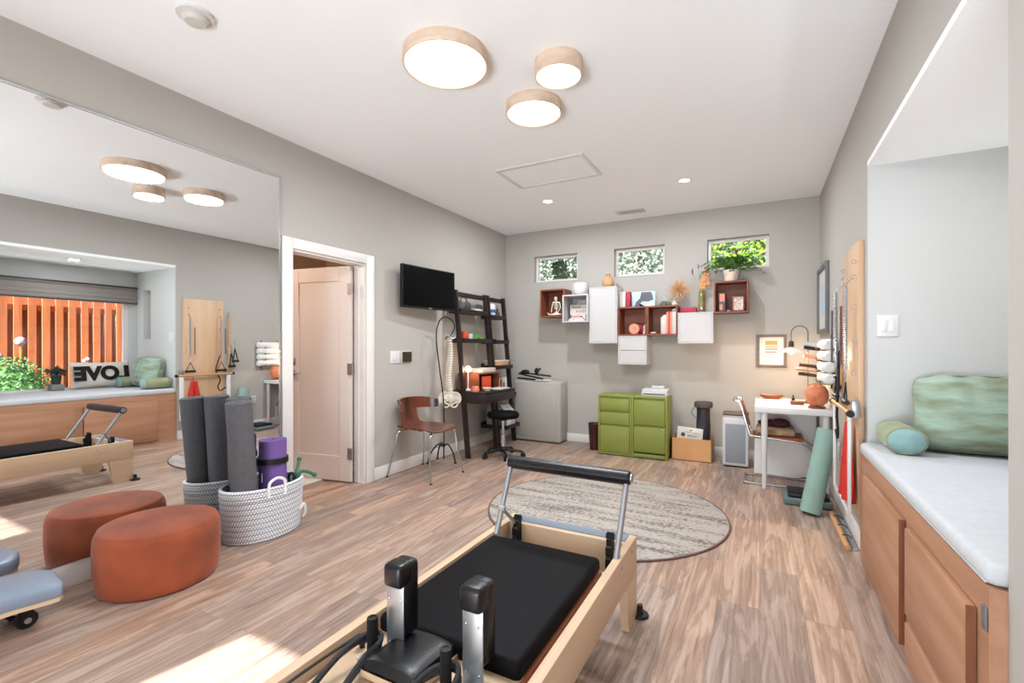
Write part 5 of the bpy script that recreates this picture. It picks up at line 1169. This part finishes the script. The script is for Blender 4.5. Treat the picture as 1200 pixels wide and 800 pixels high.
# ------------------------------------------------------------------ light
def area(name, loc, rot, sx, sy, power, col, spread=180):
    l = bpy.data.lights.new(name, 'AREA'); l.shape = 'RECTANGLE'; l.size = sx; l.size_y = sy; l.energy = power; l.color = col; l.spread = math.radians(spread)
    o = bpy.data.objects.new(name, l); C.objects.link(o); o.location = loc; o.rotation_euler = rot; return o
def disk(name, loc, r, power, col):
    l = bpy.data.lights.new(name, 'AREA'); l.shape = 'DISK'; l.size = r * 2; l.energy = power; l.color = col
    o = bpy.data.objects.new(name, l); C.objects.link(o); o.location = loc; return o
for (x, y, r, dp), p in zip(LAMPS, (28, 10, 20)): disk('ceiling_lamp_light', (x, y, H - dp - .012), r * .9, p, (.86, .94, 1))
for x, y, z, p in ((-1.97, 4.505, H - .012, 24), (-.612, 4.521, H - .012, 20), (.93, 2.40, ZB - .012, 6)): disk('downlight_light', (x, y, z), .045, p, (.9, .95, 1))
area('rear_window_fill', (-.55, YR - .15, 1.18), (PI / 2, 0, 0), 1.75, 2.0, 22, (.88, .95, 1))  # added lamp outside the rear window, standing in for daylight
def aim(v): return Vector(v).to_track_quat('-Z', 'Y').to_euler()
area('rear_fill_uplight', (-.55, YR - .75, .1), aim((0, 1, .75)), 1.8, 1.0, 250, (.80, .91, 1))  # hidden upturned lamp added to brighten the ceiling
area('bay_fill_uplight', (2.05, 2.42, .0), aim((-1, 0, .95)), 1.5, .7, 34, (.9, .96, 1))  # unseen lamp below the bay sill, added to lift the ceilings
pl = bpy.data.lights.new('desk_lamp_light', 'POINT'); pl.energy = 16; pl.color = (1, .70, .42); pl.shadow_soft_size = .03
o = bpy.data.objects.new('desk_lamp_light', pl); C.objects.link(o); o.location = (lx, by_, 1.125)
pl = bpy.data.lights.new('globe_lamp_light', 'POINT'); pl.energy = 1.6; pl.color = (1, .74, .5); pl.shadow_soft_size = .03
o = bpy.data.objects.new('globe_lamp_light', pl); C.objects.link(o); o.location = (-2.81, 4.335, .96)
pl = bpy.data.lights.new('hall_fill_light', 'POINT'); pl.energy = 30; pl.color = (1, .86, .74); pl.shadow_soft_size = .12
o = bpy.data.objects.new('hall_fill_light', pl); C.objects.link(o); o.location = (-4.3, 2.0, 2.2)  # point lamp added to brighten the hallway, no fixture there
sl = bpy.data.lights.new('sun', 'SUN'); sl.energy = 24; sl.angle = math.radians(.6); sl.color = (1, .97, .93)
o = bpy.data.objects.new('sun', sl); C.objects.link(o); o.rotation_euler = Vector((.2, 1, -.76)).to_track_quat('-Z', 'Y').to_euler()

W = bpy.data.worlds.new('sky'); bpy.context.scene.world = W; W.use_nodes = True
N = W.node_tree.nodes; bg = N['Background']; sk_ = N.new('ShaderNodeTexSky'); sk_.sky_type = 'NISHITA'; sk_.sun_disc = False
sk_.sun_elevation = math.radians(37); sk_.sun_rotation = math.radians(187); sk_.air_density = 1; sk_.dust_density = 2.0
W.node_tree.links.new(sk_.outputs[0], bg.inputs['Color']); bg.inputs['Strength'].default_value = .15

# ------------------------------------------------------------------ camera
cd = bpy.data.cameras.new('camera'); cd.sensor_width = 36; cd.lens = 545.65 / 1200 * 36; cd.shift_y = 5.23 / 1200; cd.clip_start = .02
co = bpy.data.objects.new('camera', cd); C.objects.link(co); co.location = (0, 0, 1.217); co.rotation_euler = (PI / 2, 0, math.radians(28.0215))
sc = bpy.context.scene; sc.camera = co
sc.view_settings.view_transform = 'Standard'; sc.view_settings.look = 'None'; sc.view_settings.gamma = 1; sc.view_settings.use_curve_mapping = False
sc.view_settings.exposure = 0.17
for o in bpy.data.objects:
    if '_w' in o: del o['_w']
